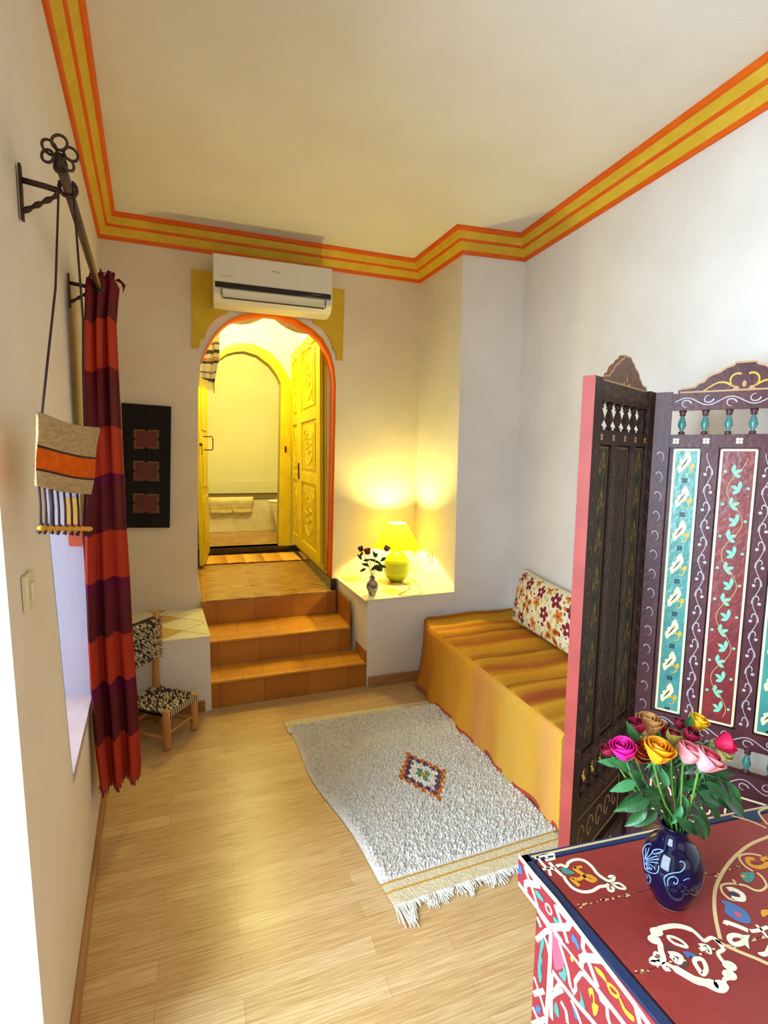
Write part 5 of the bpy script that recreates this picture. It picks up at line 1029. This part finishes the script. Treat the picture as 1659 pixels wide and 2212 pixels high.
sfill([(120, 260), (150, 300), (155, 380), (130, 370), (110, 340)], 5, 2); stw = .0035
sfill([(310, 565), (345, 580), (400, 660), (415, 710), (370, 680), (330, 630)], 2, 2); side([(440, 730), (480, 760), (510, 840), (480, 850), (445, 790)], stw, 7, True, 3); sfill([(530, 880), (580, 920), (605, 965), (560, 960), (535, 930)], 2, 2)
sfill([(745, 1100), (780, 1110), (815, 1170), (850, 1270), (820, 1270), (790, 1200), (760, 1180)], 5, 2); sfill([(1020, 1480), (1070, 1500), (1140, 1580), (1175, 1680), (1110, 1610), (1060, 1560)], 3, 2); side([(1180, 1690), (1240, 1720), (1305, 1800), (1290, 1840), (1220, 1790)], .005, 3, True, 3); sfill([(1310, 1850), (1340, 1870), (1390, 1980), (1495, 2080), (1490, 2140), (1420, 2080), (1360, 1990)], 3, 2)
m.build('lid_rim', ['chest_side_red', 'chest_white', 'chest_teal', 'chest_orange', 'chest_pink', 'chest_bright', 'chest_dull', 'chest_white'], lidob)

# ------------------------------------------------------------------ navy vase with roses
vb = GZ(1446, 1943, CZ+.002); vb[2] = CZ+.0015
fw = np.array([_f[0], _f[1], 0]); fw /= np.linalg.norm(fw); rt3 = np.array([_r[0], _r[1], 0]); rt3 /= np.linalg.norm(rt3)
def VP(u, v, d=0): return PL(u, v, vb+fw*d, fw)
zv = lambda v: VP(1446, v)[2]
mpx = ((VP(1456, 1900)-VP(1446, 1900))@rt3)/10
ztop = zv(1779); VH = ztop-CZ
prf = [(.026, 0), (.0275, .004), (.030, .010), (mpx*42, VH*.13), (mpx*53, VH*.28), (mpx*59, VH*.44), (mpx*58, VH*.56), (mpx*49, VH*.70), (mpx*33, VH*.80), (mpx*26.5, VH*.87), (mpx*26.5, VH*.94), (mpx*33, VH*1.0), (mpx*31, VH*1.005), (mpx*24, VH*.97), (mpx*22, VH*.88)]
prf = [(a, b) for a, b in prf]; prf_s = smoothc([np.array(p) for p in prf[2:12]], 4, False); prf_all = prf[:2]+[tuple(p) for p in prf_s]+prf[12:]
mat('vase_navy', '07082c', .07, '050620', 20, spec=.4); mat('vase_line', '7c98e4', .25); mat('vase_foot', '8a7460', .5)
va = thing('flower_vase', 'navy blue glazed vase with light blue line drawing standing on the painted chest', 'vase', vb)
m = MB(); m.lathe(vb, prf_all, 56, 0, cap=False); m.lathe(vb, [(.0005, .0002), (.0262, .0002), (.0277, .003)], 40, 2, cap=False)
zs__, rs__ = np.array([p[1] for p in prf_s]), np.array([p[0] for p in prf_s])
def onv(u, v):
    d = _d(u, v); d = d/np.linalg.norm(d); t = ((vb-CAM)@fw)/(d@fw)-.075; p = CAM+d*t
    for _ in range(400):
        r = math.hypot(p[0]-vb[0], p[1]-vb[1])
        if r <= np.interp(p[2]-vb[2], zs__, rs__): break
        p = p+d*.0004
    return p
def vl(px, w_=.0016, sm=4, closed=False): P = smoothc([onv(*c2(*p)) for p in px], sm, closed); m.tube(P, w_*.55, 5, 1, closed=closed)
vl([(240, 530), (200, 515), (150, 520), (130, 545), (160, 560), (205, 545), (240, 530)]); vl([(120, 470), (100, 460), (60, 480), (40, 530), (50, 610), (60, 700), (110, 740), (165, 748), (190, 720), (195, 670)])
for (a, b) in (((60, 610), (70, 500)), ((65, 610), (100, 500)), ((70, 615), (135, 545)), ((70, 620), (180, 580)), ((72, 630), (200, 610)), ((70, 640), (190, 650)), ((68, 645), (160, 700)), ((65, 650), (120, 715)), ((58, 650), (90, 710))): vl([a, ((a[0]+b[0])/2+4, (a[1]+b[1])/2-5), b], .0015, 3)
for x in (95, 120, 60, 75, 150): vl([(x, 690), (x+8, 715)], .0015, 2)
vl([(60, 760), (95, 765), (115, 800), (100, 845), (70, 830), (62, 800)], .0014); vl([(75, 770), (85, 800)], .0013, 2); vl([(60, 775), (68, 810)], .0013, 2)
vl([(395, 640), (415, 630), (445, 655), (440, 700), (400, 735), (330, 745), (270, 765), (245, 800), (260, 870)]); vl([(285, 870), (280, 820), (310, 785), (355, 785), (380, 815), (365, 850), (340, 845), (345, 830)])
vl([(430, 820), (470, 800), (495, 800)], .0012)
m.build('vase_body', ['vase_navy', 'vase_line', 'vase_foot'], va, smooth=True)
VT = vb+UP*VH
mat('stem_green', '5f8f38', .5, '47752c', 20, spec=.4); mat('leaf_green', '25602e', .42, '184822', 14, .25, 60, .5); mat('leaf_dark', '1a3c20', .4, '24502a', 12, .2, 60, .5); mat('leaf_light', '4c8c5c', .42, '2f7040', 14, .2, 60, .5)
def petal_mat(n, c, c2): mt = mat(n, c, .55, c2, 18, .05, 120, .25); mt.node_tree.nodes['Principled BSDF'].inputs['Subsurface Weight'].default_value = .0
petal_mat('magenta', 'e8209a', 'd4127e'); petal_mat('magenta_in', 'c01078', 'b00c66'); petal_mat('amber', 'f0a418', 'e89410'); petal_mat('amber_in', 'd87c08', 'e08a10'); petal_mat('crimson', '9c1038', '7c0a2c'); petal_mat('crimson_in', '6a0a22', '560818'); petal_mat('rosepink', 'd8707c', 'e09a9c'); petal_mat('rosepink_in', 'c04a5c', 'c85c6a'); petal_mat('pinkred', 'd8506a', 'e8a0a4'); petal_mat('pinkred_in', 'b0203c', 'c03a50'); petal_mat('burnt', 'b84c18', 'a83c14'); petal_mat('peach', 'c89458', 'b07a48'); petal_mat('yellow', 'e8b81c', 'dca814'); petal_mat('creamgreen', 'd8cf98', 'b8b060'); petal_mat('olivebud', '8a7a30', '7c3434'); petal_mat('cerise', 'c81448', 'b00e3c'); petal_mat('white_edge', 'f0d8cc', 'e8c4bc')
def rose(name, lab, px, depth, rpx, tilt, outer, inner, petals=3, openess=.5, stem_base=(0, 0), leaves=(), bud=False, hgt=1.42):
    """tilt: pixel direction the bloom leans toward (dx,dy,toward viewer)"""
    c = VP(px[0], px[1], depth); R = rpx*mpx*(1+depth*1.4)
    d = rt3*tilt[0]+UP*(-tilt[1])-fw*tilt[2]; d /= np.linalg.norm(d)
    x = np.cross(d, [0.2, .9, .3]); x /= np.linalg.norm(x); y = np.cross(d, x); Hh = R*hgt*1.25; base = c-d*Hh*.45
    o = thing(name, lab, 'flower', vb+UP*VH*.9, 'roses in the navy vase'); o.empty_display_size = .03
    m = MB(); rr = random.Random(int(px[0]*7+px[1]))
    m.lathe(base, [(R*.15, 0), (R*.42, Hh*.15), (R*.50, Hh*.45), (R*.38, Hh*.72), (R*.08, Hh*.74)], 16, 1, ax=(x, y, d))
    # wrapped petals
    layers = [(.42, .98, 2, .02, 1), (.62, 1.0, 3, .08, 1), (.84, 1.0, 3, .16, 0), (1.0, .93, 3, .36, 0)][:(3 if bud else 4)]
    for li, (rf, hf, n_, flare, mi) in enumerate(layers):
        if bud: rf *= 1.15; flare *= .25
        for k in range(n_):
            a0 = 2*PI*k/n_+li*.7+rr.uniform(-.15, .15); hw = PI/n_*1.28; rows = []
            for i in range(9):
                t = i/8; prof_r = math.sin(min(1, .12+t*.95)*PI*.56)**.9; row = []
                for j in range(9):
                    q_ = j/8*2-1; edge = 1-.22*abs(q_)**2.4*(1 if t > .4 else 0)*t
                    fl = flare*openess*1.25*max(0, t-.62)**1.3*2.2*(1-.55*q_*q_)*(1+.35*math.sin(k*2.3+li)); rad = R*(rf*prof_r*(.93+.04*t-.10*t*t*(1-li/4))+fl)*(1+.05*q_*q_*t)+.03*R*q_*t
                    if bud: rad *= 1-.35*max(0, t-.5)*2*.5
                    a = a0+hw*q_; zz = Hh*hf*(1+.07*math.sin(k*1.9+li*1.3))*(t*edge)*(1-.10*openess*flare*4*max(0, t-.7)); row.append(base+x*rad*math.cos(a)+y*rad*math.sin(a)+d*zz)
                rows.append(row)
            m.grid(rows, mi)
    for k in range(1):                                                # rolled heart
        rows = []
        for i in range(6):
            t = i/5; rows.append([base+d*Hh*(.45+.5*t)+(x*math.cos(a+k*PI)+y*math.sin(a+k*PI))*R*(.05+.030*a)*(.6+.4*t) for a in np.linspace(0, 6.0, 22)])
        m.grid(rows, 1)
    blo = m.build('bloom', [outer, inner], o, smooth=True, solid=.0006)
    m = MB()
    m.lathe(base-d*R*.28, [(R*.12, 0), (R*.24, R*.1), (R*.26, R*.26), (R*.2, R*.34)], 12, 0, ax=(x, y, d))
    for k in range(5):
        a = k*1.2566+.3; e = x*math.cos(a)+y*math.sin(a); up_ = .55 if bud else -.15; m.grid(leafpts(base, e*.75+d*up_, d, R*1.05, R*.16, .3, 6))
    m.build('sepals', 'leaf_light', blo, smooth=True)
    sb = VT-UP*.03+rt3*stem_base[0]*mpx+fw*stem_base[1]*mpx; jn = base-d*R*.3
    P = smoothc([sb-UP*.02, VT+(sb-VT)*np.array([1, 1, 0])*1.0+UP*.004, (sb*.5+jn*.5)+UP*.006+(jn-sb)*np.array([.04, .04, 0]), jn], 6, False); m = MB(); m.tube(P, .0021, 7); stm = m.build('stem', 'stem_green', o, smooth=True)
    for lf_ in leaves:
        (u, v, dd, ang, L, mt) = lf_; c_ = VP(u, v, dd); L *= mpx*1.1; d2 = rt3*math.cos(ang)+UP*math.sin(ang)-fw*rr.uniform(.0, .4); nrm_ = -fw+UP*rr.uniform(.2, .8)+rt3*rr.uniform(-.4, .4); m = MB(); m.grid(leafpts(c_, d2, nrm_, L, L*.44, .22, 9))
        q_ = min(range(len(P)), key=lambda i: np.linalg.norm(P[i]-c_)); m.tube([P[q_], (P[q_]+c_)/2+UP*.002, c_], .0011, 5); m.build('leaf', mt, stm, smooth=True)
G, Dk, Lt = 'leaf_green', 'leaf_dark', 'leaf_light'
rose('rose', 'magenta pink rose at the left front of the bouquet', (1347, 1624), -.03, 25, (-.2, -.86, .2), 'magenta', 'magenta_in', stem_base=(-14, -6), leaves=((1368, 1660, -.03, 2.75, 52, G), (1372, 1690, -.03, 3.3, 50, Lt), (1385, 1712, -.03, 3.6, 62, G)))
rose('rose', 'amber yellow rose in the centre front of the bouquet', (1421, 1628), -.04, 28, (.08, -.85, .2), 'amber', 'amber_in', openess=.8, stem_base=(-4, -10), leaves=((1424, 1722, -.03, 3.35, 66, G), (1440, 1700, -.02, 1.9, 40, Lt), (1418, 1750, -.03, 3.8, 52, G)))
rose('rose', 'pale pink rose right of the amber rose', (1487, 1631), -.02, 24, (.25, -.85, .15), 'rosepink', 'rosepink_in', stem_base=(6, -8), leaves=((1478, 1722, -.02, -1.5, 46, Lt), (1495, 1700, -.01, -.6, 60, Dk)))
rose('rose', 'pink and cream rose lowest at the right front of the bouquet', (1526, 1647), -.035, 27, (.35, -.8, .2), 'pinkred', 'pinkred_in', openess=.8, stem_base=(14, -6), leaves=((1510, 1712, -.03, -.35, 64, G), (1525, 1690, -.02, -.75, 70, G), (1500, 1742, -.035, -1.0, 62, G)))
rose('rose', 'cerise rose at the far right edge of the bouquet', (1562, 1607), .0, 20, (.85, -.35, .3), 'cerise', 'crimson', bud=False, stem_base=(18, 2), leaves=((1548, 1672, .0, -.9, 66, Dk), (1570, 1690, -.01, -1.1, 70, G), (1552, 1715, -.02, -.6, 74, Dk)))
rose('rose', 'cream green rose tucked below the cerise rose', (1549, 1628), .03, 23, (.35, -.7, .3), 'creamgreen', 'creamgreen', stem_base=(12, 6), leaves=((1540, 1660, .02, -.2, 46, Dk),))
rose('rose', 'small dark pink rose peeping out left of the magenta rose', (1315, 1622), .02, 15, (-.5, -.7, .2), 'crimson', 'crimson_in', bud=True, stem_base=(-16, 4), leaves=((1338, 1650, .0, 2.9, 42, Lt),))
rose('rose', 'burnt orange rose half hidden behind the magenta rose', (1382, 1626), .015, 24, (.0, -.6, .5), 'burnt', 'burnt', stem_base=(-8, 6), leaves=((1395, 1700, .01, 2.6, 46, Dk), (1402, 1680, 0, 1.2, 46, Dk)))
rose('rose', 'tall crimson bud leaning left at the top left of the bouquet', (1377, 1571), .02, 19, (-.5, -.85, .2), 'crimson', 'crimson_in', bud=True, hgt=1.35, stem_base=(-6, 8), leaves=((1375, 1602, .0, 2.1, 48, G),))
rose('rose', 'peach rose behind the crimson bud at the top of the bouquet', (1402, 1570), .05, 25, (.0, -.9, .1), 'peach', 'peach', stem_base=(-3, 12), leaves=((1415, 1615, .04, 1.6, 46, Dk),))
rose('rose', 'dark red rose between the peach rose and the bud', (1424, 1578), .06, 19, (.1, -.9, .1), 'crimson', 'peach', stem_base=(0, 14), leaves=((1432, 1612, .05, 1.3, 50, Dk),))
rose('rose', 'wine red and olive half closed rose above the amber rose', (1454, 1594), .01, 18, (.1, -.95, .2), 'olivebud', 'crimson_in', bud=True, hgt=1.3, stem_base=(4, 4), leaves=((1462, 1640, .01, 1.4, 40, Dk),))
rose('rose', 'small dark wine rose at the top beside a green leaf', (1467, 1566), .05, 13, (.0, -.95, .1), 'crimson_in', 'crimson_in', bud=True, stem_base=(4, 12), leaves=((1482, 1575, .04, 1.5, 36, G),))
rose('rose', 'round crimson rose right of the half closed rose', (1491, 1590), .02, 18, (.1, -.8, .4), 'crimson', 'crimson_in', bud=True, stem_base=(8, 6), leaves=((1500, 1640, .02, .9, 44, Dk),))
rose('rose', 'small yellow rose at the top right of the bouquet', (1507, 1563), .05, 18, (.15, -.9, .2), 'yellow', 'yellow', stem_base=(8, 12), leaves=((1520, 1610, .04, .3, 40, Dk), (1482, 1690, .04, 1.9, 60, Dk), (1450, 1680, .05, 2.4, 60, Dk)))
lfx = thing('rose_foliage', 'leafy green sprigs hanging over the rim of the navy vase', 'leaves', VT)
for (u, v, dd, ang, L, mt) in ((1462, 1768, -.05, -.55, 60, G), (1498, 1760, -.05, -1.05, 66, Dk), (1400, 1728, -.05, 3.4, 64, G), (1395, 1745, -.045, 3.9, 56, G), (1470, 1740, -.03, -1.9, 44, Lt), (1510, 1730, -.02, .1, 60, Dk), (1545, 1722, -.01, -.4, 58, G), (1430, 1735, .02, 2.2, 54, Dk), (1455, 1725, .03, 1.4, 54, Dk), (1490, 1715, .03, .9, 60, Dk), (1400, 1660, .02, 2.2, 50, Dk), (1425, 1680, .03, .8, 54, Dk), (1450, 1650, .02, 1.9, 50, Dk), (1475, 1670, .02, 1.0, 50, Dk), (1395, 1700, .02, 3.0, 50, Dk), (1500, 1680, .02, .3, 56, Dk), (1440, 1715, .0, 2.9, 50, G), (1468, 1705, .0, .6, 50, G), (1520, 1700, .03, .5, 50, Dk), (1385, 1680, .01, 2.6, 46, G), (1410, 1640, .03, 1.4, 46, Dk), (1530, 1735, -.01, -.9, 50, Dk)):
    c_ = VP(u, v, dd); L *= mpx; m = MB(); m.grid(leafpts(c_, rt3*math.cos(ang)+UP*math.sin(ang)-fw*.2, -fw+UP*.5, L, L*.46, .3, 9)); m.tube([VT-UP*.02+rt3*(.006 if u > 1446 else -.006), (VT+c_)/2+UP*.006, c_], .0012, 5); m.build('leaf', mt, lfx, smooth=True)
